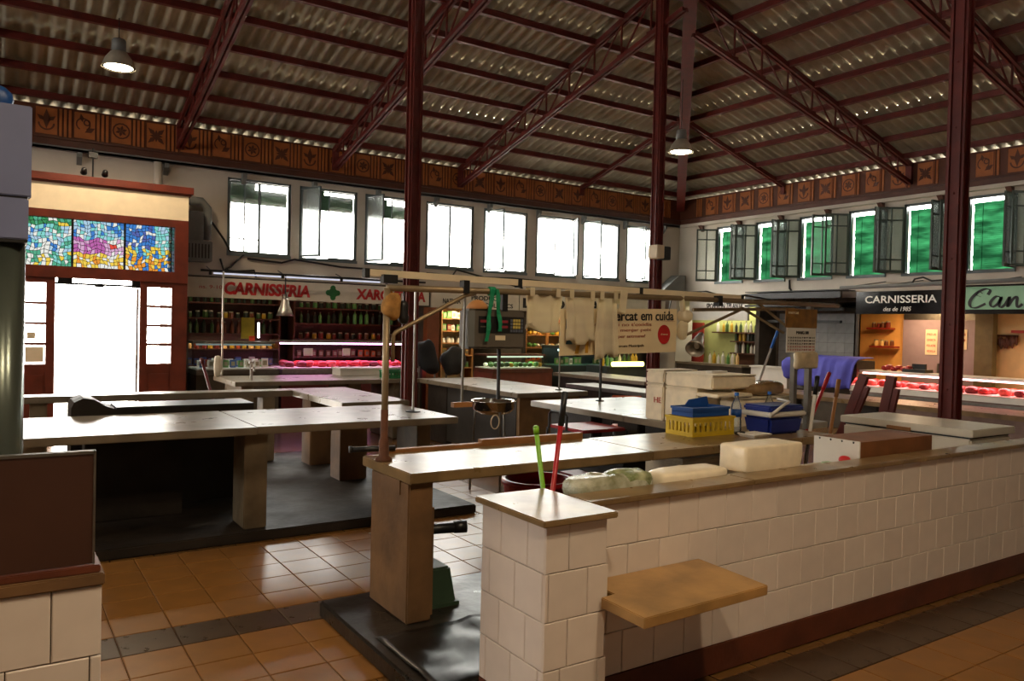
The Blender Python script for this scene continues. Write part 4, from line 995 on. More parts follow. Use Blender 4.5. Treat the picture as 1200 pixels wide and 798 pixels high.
mb = MB(); mb.box(5.47, 6.42, 8.06, 8.12, .02, .84); mb.build('wooden_front', M('front_panel_wood', lin(128,98,62), .6, var=.2), t5)
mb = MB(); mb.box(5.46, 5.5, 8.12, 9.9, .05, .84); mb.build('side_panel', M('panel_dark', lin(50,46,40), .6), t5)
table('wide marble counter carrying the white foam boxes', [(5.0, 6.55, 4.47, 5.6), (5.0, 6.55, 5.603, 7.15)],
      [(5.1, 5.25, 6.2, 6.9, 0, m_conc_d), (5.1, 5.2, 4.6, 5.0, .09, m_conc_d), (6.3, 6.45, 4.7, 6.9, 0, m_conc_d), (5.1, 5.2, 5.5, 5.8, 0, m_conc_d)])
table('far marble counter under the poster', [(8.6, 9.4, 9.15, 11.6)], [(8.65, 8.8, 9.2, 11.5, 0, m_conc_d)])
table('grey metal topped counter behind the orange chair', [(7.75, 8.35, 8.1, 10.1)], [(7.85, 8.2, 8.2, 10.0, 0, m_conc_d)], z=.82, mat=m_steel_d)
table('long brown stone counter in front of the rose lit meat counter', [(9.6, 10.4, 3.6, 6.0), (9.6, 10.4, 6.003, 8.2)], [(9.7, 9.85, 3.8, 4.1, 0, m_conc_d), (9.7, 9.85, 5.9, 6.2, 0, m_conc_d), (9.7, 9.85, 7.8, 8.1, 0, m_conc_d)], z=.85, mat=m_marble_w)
ct = table('worn marble table in the middle with pipe pole at its end', [(1.86, 3.62, 3.76, 4.42), (3.623, 5.62, 3.76, 4.44)],
      [(1.87, 2.02, 3.80, 4.30, .09, m_conc_o), (3.5, 3.7, 3.9, 4.35, .09, m_conc_d), (5.1, 5.3, 3.85, 4.35, .09, m_conc_d)], z=.92, mat=m_marble_w)
mb = MB(); mb.box(2.02, 2.06, 3.86, 4.24, .095, .70); mb.box(1.862, 1.875, 3.9, 4.1, .78, .86); mb.build('leg_rib', m_conc_o, ct)
mb = MB(); mb.bar((2.0, 4.46, .925), (2.72, 4.46, .925), .05, .03); mb.bar((2.72, 4.47, .935), (3.58, 4.47, .935), .05, .05); mb.build('back_strip', m_wood, ct)
a, b = PZ(409, 527, .95), PZ(463, 525, .95); mb = MB(); mb.tube([a, b], .017, 10); mb.tube([a, a+(b-a)*.06], .021, 10); tag(mb.build('sharpening_steel', m_black, smooth=True), 'black tube handle lying across end of middle marble table', 'handle')
mb = MB(); a = PZ(497, 610, .40); mb.tube([Vector((2.0, 4.05, .53)), Vector((2.3, 3.95, .54))], .03, 12); mb.tube([Vector((2.25, 3.968, .54)), Vector((2.32, 3.944, .542))], .036, 12); mb.build('drain_pipe', m_black, ct, smooth=True)
# dark curved cabinet behind the long left table
t = thing('ice_cabinet', 'dark rounded cabinet showing behind the long left table', 'cabinet', (1.0, 7.65, 0))
a = PY(83, 470, 7.5); mb = MB(); prof = [(0, .075), (1.5, .075), (1.5, .93), (.35, .93), (.26, .96), (.17, 1.02), (.09, 1.035), (.02, 1.0), (0, .95)]
mb.prism([(p[0], p[1]) for p in prof], 0, -.42, m=FB((a.x, 7.45, 0))); mb.build('body', m_conc_d, t)
mb = MB(); mb.box(a.x+.34, a.x+1.5, 7.44, 7.9, .931, .95); mb.build('lid', m_black, t)

# ------------------------------------------------------------------ pipe rail over the middle table
Yr = 4.2; zr = 1.94; m_pipe = M('galvanised_pipe', lin(150,130,100), .45, .6, var=.2)
t = thing('pipe_rail', 'rusty pipe pole and rail frame over the middle marble table', 'rail', (1.92, Yr, .92))
p0 = PY(450, 548, Yr); xp = 1.90
mb = MB(); mb.tube([(xp, Yr, .92), (xp, Yr, 1.93)], .02, 12); mb.build('pole', m_pipe, t, smooth=True)
mb = MB(); mb.lathe([(0, 0), (.05, 0), (.05, .012), (.03, .03), (.028, .12), (.022, .13), (.022, .3), (.0, .3)], 12, c=(xp, Yr, .92)); mb.build('pole_base', M('rust', lin(92,52,28), .8, var=.3, scale=14), t, smooth=True)
mb = MB(); mb.tube([(xp, Yr, 1.93), (2.8, Yr, 1.945), (4.4, Yr, 1.965), (6.25, Yr, 1.975)], .02, 10); mb.build('rail', m_pipe, t, smooth=True)
mb = MB(); mb.tube([(xp+.045, Yr, 1.50), (xp+.045, Yr, 1.655), (xp+.06, Yr, 1.672), (2.42, Yr, 1.905), (2.5, Yr, 1.925)], .013, 8); mb.build('brace', m_pipe, t, smooth=True)
for x in (2.42, 4.7):
    mb = MB(); mb.box(x-.02, x+.02, Yr-.028, Yr+.028, 1.92, 2.0); mb.build('clamp', m_black, t)
t2 = thing('lamp_batten', 'long pale strip light batten above the pipe rail', 'lamp', (3.3, Yr+.05, 2.0))
a, b = PY(429, 319, Yr+.06), PY(868, 349, Yr+.06)
mb = MB(); mb.bar(a, b, .035, .04); mb.build('batten', m_cream, t2)
for u in (0.0, .33, .66, 1.0):
    p = a+(b-a)*u; mb = MB(); mb.cbox(p+Vector((0, 0, -.005)), (.03, .045, .055)); mb.build('end_cap', m_black, t2)
mb = MB(); p = PY(456, 327, Yr+.03); mb.cbox(p, (.09, .05, .05)); mb.build('ballast', m_black, t2)
mb = MB(); mb.tube([a+Vector((.55, 0, -.02)), a+Vector((.6, 0, .05)), a+Vector((.9, .02, .0)), a+Vector((1.1, 0, -.04))], .006, 6); mb.tube([b+Vector((-.8, 0, 0)), b+Vector((-.4, 0, .035)), b+Vector((0, 0, -.03))], .006, 6); mb.build('wire', m_black, t2)
# posts at the right end of the table, lower rail and braces
t = thing('pipe_trestle', 'steel posts and braces at right end of the pipe rail', 'frame', (5.6, 4.25, .92))
for (px, h) in ((929, 1.93), (946, 1.95)):
    p = PY(px, 470, 4.3 if px < 940 else 4.1); mb = MB(); mb.box(p.x-.022, p.x+.022, p.y-.022, p.y+.022, .92, h); mb.build('post', m_steel_d, t)
a, b = PY(812, 363, 4.32), PY(930, 362, 4.32); mb = MB(); mb.tube([a, b], .014, 8); mb.build('lower_rail', m_pipe, t)
for (q0, q1) in (((805, 392), (868, 363)), ((868, 360), (918, 390)), ((888, 355), (925, 385))):
    mb = MB(); mb.tube([PY(*q0, 4.3), PY(*q1, 4.3)], .012, 8); mb.build('brace', m_pipe, t)
mb = MB(); mb.tube([PY(*q, 4.26) for q in ((820, 351), (850, 349), (872, 346), (895, 350), (920, 355), (942, 353), (951, 362), (953, 385))], .008, 6); mb.build('wire', m_black, t)

# things hanging on the rail
def cloth_bag(label, x0, x1, z0, z1, y, mat, seed, slant=0.0, handles=True):
    t = thing('cloth_bag', label, 'cloth bag', ((x0+x1)/2, y, z0), 'cream bags hung on the rail')
    n, mrows = 40, 12; P = []
    for j in range(mrows+1):
        v = j/mrows; row_ = []; w_ = (x1-x0)/2*(1+.05*math.sin(v*5+seed)); cx = (x0+x1)/2+slant*v
        for i in range(n):
            a = 2*math.pi*i/n; s = math.copysign(abs(math.cos(a))**.6, math.cos(a)); th = .018*(.25+v*.9)
            fold = .016*math.sin(s*9+seed*2+v*.8)*(1-.2*v)+.009*math.sin(s*17+seed+v*3)+.01*noise.noise(Vector((s*3, v*4, seed)))
            zb = z1-(z1-z0)*v-(.02*math.sin(s*3+seed)+.012*math.sin(s*11) if v > .9 else 0)
            row_.append(Vector((cx+s*w_, y+th*math.sin(a)+fold, zb)))
        P.append(row_)
    mb = MB(); mb.grid(P, closed=True); c = len(mb.v)-n; mb.f.append(tuple(range(c, c+n))); mb.mi.append(0)
    mb.build('body', mat, t, smooth=True)
    hz = zr+.028
    for x in (x0+.03, x1-.03):
        mb = MB(); mb.bar((x, y-.026, z1-.01), (x, y-.026, hz+.01), .035, .004, up=(0, 1, 0)); mb.bar((x, y-.026, hz+.01), (x, y+.03, hz+.01), .035, .004); mb.bar((x, y+.03, hz+.01), (x, y+.03, z1-.02), .035, .004, up=(0, 1, 0)); mb.build('handle', mat, t)
m_bag = CLOTH_T('bag_cream', lin(248,234,206), lin(240,220,180), .4)
Yb = Yr-.0
cloth_bag('cream cloth bag nearest the scale on the pipe rail', 2.885, 3.155, 1.70, 1.935, Yb, m_bag, 1)
cloth_bag('cream cloth bag in the middle of the three on the rail', 3.21, 3.45, 1.63, 1.93, Yb, m_bag, 2, .02)
cloth_bag('longest cream cloth bag covering the start of the poster title', 3.475, 3.66, 1.53, 1.935, Yb, m_bag, 4, .0)
mb = MB(); mb.bar((3.70, Yb-.032, 1.99), (3.68, Yb-.036, 1.84), .06, .01, up=(0, 1, 0)); mb.bar((3.70, Yb-.032, 1.992), (3.70, Yb+.035, 1.992), .06, .01); mb.bar((3.70, Yb+.035, 1.99), (3.70, Yb+.035, 1.9), .06, .01, up=(0, 1, 0)); tag(mb.build('cloth_strip', m_bag), 'narrow cream cloth strip folded over rail beside the longest bag', 'cloth')
t = thing('green_ribbon', 'pair of bright green ribbons hanging in front of scale', 'ribbon', (2.62, Yr, 1.65)); m_rib = M('ribbon_green', lin(20,140,96), .5, var=.1)
for (xa, xb, zb) in ((2.60, 2.565, 1.625), (2.635, 2.665, 1.69)):
    mb = MB(); n = 10; L_ = [[Vector((xa+(xb-xa)*k/n+.004*math.sin(k)+e, Yr-.035+.004*math.sin(k*1.4+e*90), 1.955-(1.955-zb)*k/n)) for e in (-.014, .014)] for k in range(n+1)]
    mb.grid(L_); mb.build('ribbon', m_rib, t, thick=.003)
mb = MB(); mb.lathe([(.014, -.03), (.03, -.02), (.03, .02), (.014, .03)], 10, m=Matrix.Rotation(R(90), 4, 'Y'), c=(2.617, Yr, 1.942)); mb.build('knot', m_rib, t)
# poster banner
m_post = CLOTH_T('poster_cream', lin(248,228,188), tuple(c*.5 for c in lin(245,222,180)), .25)
pa, pb = 3.20, 4.30; yq = Yr+.045
t = thing('poster', 'cream banner reading el mercat em cuida hung from the rail', 'poster', ((pa+pb)/2, yq, 1.54))
zl, zrr = (1.53, 1.85), (1.56, 1.885)
mb = MB(); mb.add([(pa, yq, zl[0]), (pb, yq, zrr[0]), (pb, yq, zrr[1]), (pa, yq, zl[1]), (pa, yq+.008, zl[0]), (pb, yq+.008, zrr[0]), (pb, yq+.008, zrr[1]), (pa, yq+.008, zl[1])], [(0,1,2,3),(7,6,5,4),(0,4,5,1),(1,5,6,2),(2,6,7,3),(3,7,4,0)]); mb.build('board', m_post, t)
mb = MB()
for x in (pa+.1, pb-.08): mb.tube([(x, yq+.004, 1.84+.03*(x-pa)), (x, Yr+.02, 1.97)], .004, 6)
mb.build('string', m_black, t)
sk = Matrix(((1, 0, 0, 0), (.03, 1, 0, 0), (0, 0, 1, 0), (0, 0, 0, 1)))
def PF(x, z): return FB((x, yq, z)) @ sk
text('el mercat', PF(3.515, 1.775), .385, .07, m_letters_blk, t, offset=.012); text('em', PF(3.935, 1.788), .11, .05, m_letters_blk, t, offset=.012); text('cuida', PF(4.08, 1.792), .185, .07, m_letters_blk, t, offset=.012)
m_tx = M('print_rose', lin(170,104,86), .6)
text("Cuida't i no t'oxidis", PF(3.50, 1.735), .54, .026, m_tx, t); text('recorda menjar peix', PF(3.52, 1.69), .52, .03, m_tx, t); text('dos cops per setmana!', PF(3.52, 1.645), .46, .03, m_tx, t)
text('Xarxa de Mercats Municipals', PF(3.55, 1.58), .42, .024, M('print_brown', lin(90,70,50), .6), t)
mb = MB(); mb.prism([(math.cos(R(k*15))*.062, math.sin(R(k*15))*.072) for k in range(24)], 0, .004, m=FB((4.17, yq, 1.69))); mb.build('red_disc', M('disc_red', lin(186,30,30), .5), t)['label'] = 'red round seal'
text('el mercat', FB((4.135, yq-.004, 1.685)), .07, .014, m_post, t, depth=.002)
mb = MB(); mb.box(4.08, 4.28, yq-.002, yq, 1.79, 1.792); mb.build('rule', m_tx, t)
mb = MB(); fp = [(0, 0), (.018, -.03), (.022, -.09), (.012, -.15), (.026, -.2), (-.018, -.2), (-.008, -.15), (-.02, -.09), (-.018, -.03)]; mb.prism([(x*1.4, y) for x, y in fp], 0, .004, m=FB((3.275, yq, 1.81))); mb.build('fish_print', M('print_blue', lin(60,96,120), .5), t)['label'] = 'blue fish'
mb = MB(); mb.prism([(0,0),(.03,0),(.075,.22),(.05,.22)], 0, .004, m=FB((3.33, yq, 1.545))); mb.prism([(.09,0),(.115,0),(.12,.22),(.095,.22)], 0, .004, m=FB((3.33, yq, 1.55))); mb.build('fork_print', M('print_mustard', lin(190,140,40), .5), t)
mb = MB(); mb.prism([(.02,.2),(.13,.2),(.13,.26),(.12,.3),(.11,.26),(.04,.26)], 0, .0045, m=FB((3.33, yq, 1.55))); mb.build('glove_print', M('print_dark', lin(80,60,44), .5), t)
mb = MB(); p = PY(436, 360, Yr+.02); p = PY(457, 358, Yr+.02); mb.blob((p.x, Yr+.0, p.z), (.11, .07, .16), .75, 10, .03, 12, 2); mb.tube([(p.x, Yr, p.z+.06), (p.x, Yr, 1.93)], .006, 6); tag(mb.build('straw_bag', M('straw', lin(170,122,60), .8, var=.35, scale=20), smooth=True), 'small straw coloured bag hanging left of red column', 'bag')
mb = MB(); p = PY(466, 366, Yr+.02); mb.blob((p.x+.03, Yr+.0, p.z), (.06, .06, .13), .8, 10, .02, 12, 5); mb.tube([(p.x+.03, Yr, p.z+.05), (p.x+.03, Yr, 1.93)], .005, 6); tag(mb.build('dark_cap', m_black, smooth=True), 'dark cap hanging beside the straw coloured bag', 'cap')
# electronic scale
t = thing('market_scale', 'grey electronic market scale with red displays and keypad', 'scale', (2.65, Yr, 1.58))
x0, x1, z0, z1, yf = 2.445, 2.87, 1.578, 1.828, Yr-.01
m_sc = M('scale_grey', lin(92,84,74), .45, var=.1); mb = MB(); mb.box(x0, x1, yf, Yr+.11, z0, z1); mb.build('housing', m_sc, t, bevel=.012)
mb = MB(); mb.box(x0+.075, x1-.01, yf-.004, yf, z0+.10, z1-.045); pn = mb.build('panel', m_black, t)
mb = MB(); mb.box(x0-.006, x0+.045, yf-.008, yf+.02, z0+.01, z1-.012); mb.build('side_cover', m_grey, t, bevel=.004)
e_red = EM('display_red', (.8, .1, .08), .12)
for (a, b, c, d) in ((.085, .15, .165, .182), (.085, .125, .135, .143), (.24, .29, .165, .182), (.24, .29, .132, .148)):
    mb = MB(); mb.box(x0+a, x0+b, yf-.007, yf-.004, z0+c, z0+d); mb.build('display', e_red if d > .145 else m_sc, pn)
m_key = M('key_yellow', lin(196,176,90), .5); m_key2 = M('key_grey', lin(90,96,110), .5)
for i in range(5):
    for j in range(4):
        mb = MB(); xx = x0+.31+.02*i; z_ = z0+.108+.022*j; mb.box(xx, xx+.015, yf-.008, yf-.004, z_, z_+.017); mb.build('key', m_key if 0 < i < 4 and j > 0 else m_key2, pn)
mb = MB(); mb.box(x0+.2, x0+.275, yf-.003, yf, z0+.055, z0+.085); mb.build('label_plate', m_cream, t)
mb = MB(); mb.box(x0+.25, x0+.29, Yr-.01, Yr+.03, z1-.01, zr+.0); mb.build('hanger', m_black, t); mb = MB(); mb.tube([(x0+.27, Yr+.05, z0), (x0+.27, Yr+.05, 1.25)], .012, 8); mb.build('stem', m_black, t); mb = MB(); mb.box(x1, x1+.03, yf+.04, yf+.05, z1-.04, z1-.03); mb.build('knob', m_black, t)
mb = MB(); mb.lathe([(0, .06), (.03, .055), (.06, .03), (.075, .0), (0, 0)], 12, c=(x0+.1, yf+.06, z1)); mb.build('cap_cover', M('hat_tan', lin(190,130,76), .7), t, smooth=True)
# rods with hooks below
def rod(px, py0, py1, Y, label, foot):
    a, b = PY(px[0], py0, Y), PY(px[1], py1, Y); t = thing('steel_rod', label, 'rod', b, 'thin steel rods')
    mb = MB(); mb.tube([a, b], .008, 8); mb.build('shaft', m_steel_d, t)
    mb = MB()
    if foot == 'plate': mb.lathe([(0, 0), (.055, 0), (.055, .008), (.014, .016), (0, .016)], 12, c=(b.x, b.y, .9)); 
    else: mb.cbox(b, (.13, .04, .03))
    mb.build('foot', m_black if foot == 'plate' else m_wood, t)
pb_ = PZ(484, 482, .905)
t = thing('steel_rod', 'thin steel rod with black foot at end of left marble table', 'rod', (pb_.x, pb_.y, .9), 'thin steel rods')
mb = MB(); mb.tube([(pb_.x, pb_.y, .9), (pb_.x, pb_.y, 2.03)], .012, 8); mb.build('shaft', m_steel, t); mb = MB(); mb.lathe([(0, 0), (.07, 0), (.07, .01), (.02, .02), (0, .02)], 14, c=(pb_.x, pb_.y, .9)); mb.build('foot', m_black, t)
rod((545, 541), 345, 474, Yr, 'thin steel rod ending in small wooden block left of steel pan', 'block')
t = thing('wire_hanger', 'thin dark rod standing on corner of the wooden fronted counter', 'rod', (0, 0, 0)); pq = PZ(655, 457, .9); t.location = (pq.x, pq.y, .9); ROOTLOC[t.name] = Vector(t.location)
mb = MB(); mb.tube([(pq.x, pq.y, .9), (pq.x, pq.y, 2.0)], .011, 8); mb.build('shaft', m_steel_d, t); mb = MB(); mb.lathe([(0, 0), (.05, 0), (.05, .01), (.02, .02), (0, .02)], 12, c=(pq.x, pq.y, .9)); mb.build('foot', m_steel_d, t)
t = thing('wire_hanger', 'dark rod rising from the marble counter near the orange chair', 'rod', (0, 0, 0)); pq = PZ(703, 470, .9); t.location = (pq.x, pq.y, .9); ROOTLOC[t.name] = Vector(t.location)
mb = MB(); mb.tube([(pq.x, pq.y, .9), (pq.x, pq.y, 1.52)], .016, 8); mb.build('shaft', m_black, t); mb = MB(); mb.lathe([(0, 0), (.05, 0), (.05, .01), (.02, .02), (0, .02)], 12, c=(pq.x, pq.y, .9)); mb.build('foot', m_black, t)
# steel scale pan on its stand
pc = PY(578, 478, 6.9); t = thing('steel_pan', 'round stainless steel scale pan on a dark stand', 'pan', (pc.x, pc.y, 0))
r_ = .23; zc = pc.z
mb = MB(); mb.lathe([(0, -.07), (.12, -.065), (.18, -.045), (r_-.012, -.005), (r_-.008, .075), (r_+.008, .082), (r_+.008, .072), (r_-.016, .06), (r_-.02, .0), (.12, -.05), (0, -.055)], 28, c=(pc.x, pc.y, zc)); mb.build('bowl', M('polished_steel', lin(200,196,188), .14, 1.0, var=.05), t, smooth=True)
mb = MB()
for a in (20, 140, 260): mb.tube([(pc.x+.19*math.cos(R(a)), pc.y+.19*math.sin(R(a)), zc+.0), (pc.x+.23*math.cos(R(a)), pc.y+.23*math.sin(R(a)), 0)], .012, 8)
mb.build('stand_leg', m_steel_d, t)
mb = MB(); mb.tube([(pc.x-.1+.05*math.cos(R(k*20)), pc.y-.2, zc-.12+.07*math.sin(R(k*20))) for k in range(19)], .006, 6); mb.build('hose_loop', m_cream, t)
# spot lamps
def clamp_lamp(label, p, aim, s=1.0, on=False):
    t = thing('clip_lamp', label, 'lamp', p); m = Matrix.Translation(p) @ Vector(aim).to_track_quat('-Z', 'Y').to_matrix().to_4x4()
    mb = MB(); mb.lathe([(.035*s, .14*s), (.045*s, .11*s), (.052*s, .06*s), (.075*s, .0), (.095*s, -.06*s), (.09*s, -.06*s), (.07*s, .0), (.03*s, .1*s)], 20, m=m); mb.build('reflector', m_alu, t, smooth=True)
    mb = MB(); mb.lathe([(0, .19*s), (.03*s, .19*s), (.034*s, .13*s), (.034*s, .1*s)], 14, m=m); mb.build('socket', m_steel_d, t, smooth=True)
    mb = MB(); mb.blob(m @ Vector((0, 0, .02*s)), (.06*s, .06*s, .09*s), 1, 8); mb.build('bulb', m_white, t, smooth=True)
    return t
p = PY(816, 405, 4.18); clamp_lamp('chrome clip lamp hanging right of the poster', p, (-.7, -.35, -.55), .78)
p = PY(334, 364, YW-.3); lt = clamp_lamp('aluminium clip lamp hanging below CARNISSERIA lettering', p, (0, 0, -1), 1.5)
mb = MB(); mb.tube([p+Vector((0, 0, .27)), Vector((p.x, p.y, 2.52))], .012, 6); mb.build('cord', m_black, lt)
p = PY(803, 371, 4.2); mb = MB(); mb.blob(p, (.1, .09, .11), .7, 9, .02, 12, 3); mb.blob(p+Vector((-.02, 0, -.1)), (.07, .06, .14), .7, 9, .02, 14, 8); mb.tube([p+Vector((-.02, 0, .0)), p+Vector((-.04, 0, .13)), p+Vector((-.04, .0, .16))], .02, 8); tag(mb.build('cloth_roll', m_bag, smooth=True), 'tied cream cloth bundle on the rail right of poster', 'cloth')
p = PY(345, 398, 10.9)
# calendar
a, b = PY(921, 384, 4.08), PY(954, 413, 4.08); t = thing('calendar', 'white wall calendar with small print hung on the post', 'calendar', ((a.x+b.x)/2, 4.08, b.z))
mb = MB(); mb.box(a.x, b.x, 4.07, 4.076, b.z, a.z); mb.build('sheet', m_white, t)
text('MAIG 08', FB((a.x+.12, 4.069, a.z-.05)), .16, .026, m_letters_blk, t)
for k in range(5): text('1 2 3 4 5 6 7 8 9 10 11', FB((a.x+.02, 4.069, a.z-.085-.025*k)), b.x-a.x-.04, .012, m_letters_red if k > 2 else m_letters_blk, t)
c, d = PY(920, 361, 4.08), PY(956, 385, 4.08); mb = MB(); mb.box(c.x, d.x, 4.07, 4.077, d.z+.002, c.z); mb.build('picture', M('calendar_amber', lin(128,86,22), .4, var=.4, scale=12), t)
text('mercat', FB((c.x+.03, 4.069, c.z-.045)), .13, .02, m_bag, t)
a, b = PY(925, 413, 4.12), PY(950, 430, 4.12); mb = MB(); mb.blob(((a.x+b.x)/2, 4.06, (a.z+b.z)/2), (b.x-a.x, .05, a.z-b.z+.02), .35, 12, .03, 16, 2); tag(mb.build('plastic_bag', M('bag_clear', lin(206,186,150), .3, var=.2, scale=12), smooth=True), 'crumpled pale plastic bag hung under the calendar', 'bag')
# ------------------------------------------------------------------ things on and around the middle stall
m_foam = M('foam_white', lin(240,224,194), .8, var=.1, scale=9)
def foam_box(label, x0, x1, y0, y1, z0, z1, lid, group='white foam boxes', mark=False):
    t = thing('foam_box', label, 'foam box', ((x0+x1)/2, (y0+y1)/2, z0), group)
    mb = MB(); mb.box(x0, x1, y0, y1, z0, z1-lid); mb.build('body', m_foam, t, bevel=.012)
    mb = MB(); mb.box(x0-.004, x1+.004, y0-.004, y1+.004, z1-lid+.002, z1); mb.build('lid', m_foam, t, bevel=.015)
    if mark: text('HE', FR((x0-.002, y1-.12, z0+.16)), .09, .05, M('stamp_red', lin(190,70,50), .6), t)
    return t
foam_box('white foam box with red stamp at the left of the stack', 5.05, 5.5, 5.13, 5.36, .90, 1.235, .02, mark=True)
foam_box('white foam box in the middle of the lower row', 5.05, 5.5, 4.72, 5.11, .90, 1.225, .02)
foam_box('flat white foam lid box on top of the left foam box', 5.06, 5.5, 5.135, 5.37, 1.237, 1.36, .02)
foam_box('yellowish foam box on top of the middle foam box', 5.06, 5.62, 4.56, 5.12, 1.228, 1.35, .015)
a = PZ(805, 457, 1.2); mb = MB(); mb.box(5.02, 5.46, 4.46, 4.71, 1.165, 1.195); tag(mb.build('foam_slab', m_foam, bevel=.008), 'loose white foam lid resting beside the foam boxes', 'foam slab')
foam_box('short foam box half hidden behind the blue cooler', 5.3, 6.0, 4.47, 4.69, .90, 1.16, .03)
mb = MB(); mb.box(5.3, 5.5, 4.78, 4.86, 1.3502, 1.37); tag(mb.build('white_block', m_white, bevel=.004), 'small bright white tray on top of the yellowish foam box', 'tray')
m_film = M('film_brown', lin(150,120,80), .12, var=.3, scale=9, spec=.8)
mb = MB(); mb.blob((5.75, 4.62, 1.22), (.5, .28, .12), .6, 12, .04, 6, 4); tag(mb.build('plastic_wrap', m_film, smooth=True), 'shiny brown plastic wrap lying over the short foam box', 'plastic wrap')
# crates
def crate(label, x0, x1, y0, y1, z0, h, mat, slots, tilt=None):
    t = thing('plastic_crate', label, 'crate', ((x0+x1)/2, (y0+y1)/2, z0)); w_ = .012
    mb = MB(); mb.box(x0, x1, y0, y1, z0, z0+.012); mb.build('bottom', mat, t)
    for k, (a, b, c, d) in enumerate(((x0, x1, y0, y0+w_), (x0, x1, y1-w_, y1), (x0, x0+w_, y0+w_, y1-w_), (x1-w_, x1, y0+w_, y1-w_))):
        mb = MB(); top = z0+h
        mb.box(a, b, c, d, z0+.012, z0+.035); mb.box(a, b, c, d, top-.04, top)
        n = slots if k < 2 else max(2, slots-2)
        for i in range(n+1):
            if k < 2: L_ = (b-a); xx = a+(L_-.022)*i/n; mb.box(xx, xx+.022, c, d, z0+.035, top-.04)
            else: L_ = (d-c); yy = c+(L_-.022)*i/n; mb.box(a, b, yy, yy+.022, z0+.035, top-.04)
        mb.build('side', mat, t)
    mb = MB(); mb.box(x0-.008, x1+.008, y0-.008, y0, z0+h-.018, z0+h); mb.box(x0-.008, x1+.008, y1, y1+.008, z0+h-.018, z0+h); mb.box(x0-.008, x0, y0, y1, z0+h-.018, z0+h); mb.box(x1, x1+.008, y0, y1, z0+h-.018, z0+h); mb.build('rim', mat, t)
    return t
m_cry = M('crate_yellow', lin(206,172,36), .45, var=.1); m_crb = M('crate_blue', lin(24,76,150), .4, var=.1)
crate('yellow slotted plastic crate on the middle marble table', 4.37, 4.83, 4.12, 4.4, .921, .145, m_cry, 8)
t = crate('blue plastic tray resting in the yellow crate', 4.40, 4.80, 4.15, 4.37, 1.068, .07, m_crb, 9)
mb = MB(); mb.prism([(0, .07), (.14, .07), (.18, .11), (.38, .13), (.4, .07)], 0, .01, m=FB((4.4, 4.37, 1.068))); mb.build('raised_side', m_crb, t)
def bottle(label, x, y, z, h, r, cap, lab=True):
    t = thing('water_bottle', label, 'bottle', (x, y, z), 'clear water bottles')
    mb = MB(); mb.lathe([(0, 0), (r*.9, 0), (r, .01), (r, h*.3), (r*.93, h*.34), (r, h*.38), (r, h*.6), (r*.9, h*.7), (r*.4, h*.86), (r*.36, h*.93), (0, h*.93)], 16, c=(x, y, z)); mb.build('body', GLASS('bottle_clear', (.86, .9, .92), haze=.15), t, smooth=True)
    mb = MB(); mb.lathe([(r*.42, h*.92), (r*.42, h), (0, h)], 12, c=(x, y, z)); mb.build('cap', cap, t)
    if lab: mb = MB(); mb.lathe([(r*1.02, h*.4), (r*1.02, h*.58)], 16, c=(x, y, z)); mb.build('wrapper', m_crb, t, smooth=True)
m_capb = M('cap_blue', lin(40,110,200), .4)
p = PZ(862, 507, .921); bottle('clear water bottle with blue cap beside the yellow crate', p.x, p.y, .921, .32, .042, m_capb)
p = PZ(936, 505, .921); 
# cooler
cx0, cx1, cy0, cy1 = 5.02, 5.44, 3.93, 4.2; t = thing('cool_box', 'dark blue cool box with white rim and swing handle', 'cool box', ((cx0+cx1)/2, (cy0+cy1)/2, .921)); m_cb = M('cooler_blue', lin(26,44,128), .35, var=.1)
cb = [(cx0, cy0), (cx1, cy0), (cx1, cy1), (cx0, cy1)]
mb = MB(); s = .02; mb.add([(cx0+s, cy0+s, .921), (cx1-s, cy0+s, .921), (cx1-s, cy1-s, .921), (cx0+s, cy1-s, .921), (cx0, cy0, 1.06), (cx1, cy0, 1.06), (cx1, cy1, 1.06), (cx0, cy1, 1.06)], [(0,3,2,1),(4,5,6,7),(0,1,5,4),(1,2,6,5),(2,3,7,6),(3,0,4,7)]); mb.build('body', m_cb, t, bevel=.02)
mb = MB(); mb.box(cx0-.015, cx1+.015, cy0-.015, cy1+.015, 1.062, 1.10); mb.build('rim', m_white, t, bevel=.01)
mb = MB(); mb.box(cx0, cx1, cy0, cy1, 1.101, 1.15); mb.build('lid', m_cb, t, bevel=.015)
mb = MB(); mb.tube([(cx0-.02, cy0-.02, 1.085), (cx0+.06, cy0-.03, 1.13), (cx0+.13, cy0-.03, 1.165), (cx0+.25, cy0+.02, 1.175), (cx1-.05, cy1-.05, 1.175), (cx1+.01, cy1-.02, 1.165)], .012, 8); mb.tube([(cx0-.022, cy0-.03, 1.085), (cx0-.02, cy0-.005, 1.085)], .02, 10); mb.build('handle', m_white, t, smooth=True)
bottle('small clear bottle standing behind the blue cool box', 5.50, 4.32, .921, .30, .04, m_capb, False)
# foam tray
t = thing('foam_tray', 'small white foam tray in front of blue cool box', 'tray', (4.93, 3.97, .921)); x, y = 4.88, 3.96
mb = MB(); mb.add([(x-.08, y-.06, .922), (x+.08, y-.06, .922), (x+.08, y+.06, .922), (x-.08, y+.06, .922), (x-.1, y-.08, .948), (x+.1, y-.08, .948), (x+.1, y+.08, .948), (x-.1, y+.08, .948)], [(0,3,2,1),(0,1,5,4),(1,2,6,5),(2,3,7,6),(3,0,4,7)]); mb.build('dish', m_white, t, thick=-.006)
mb = MB(); mb.blob((4.83, 4.06, .937), (.1, .06, .03), .7, 8); tag(mb.build('black_lid', m_black, smooth=True), 'small black lid beside foot of the water bottle', 'dish')  # a loose black lid lying on the table
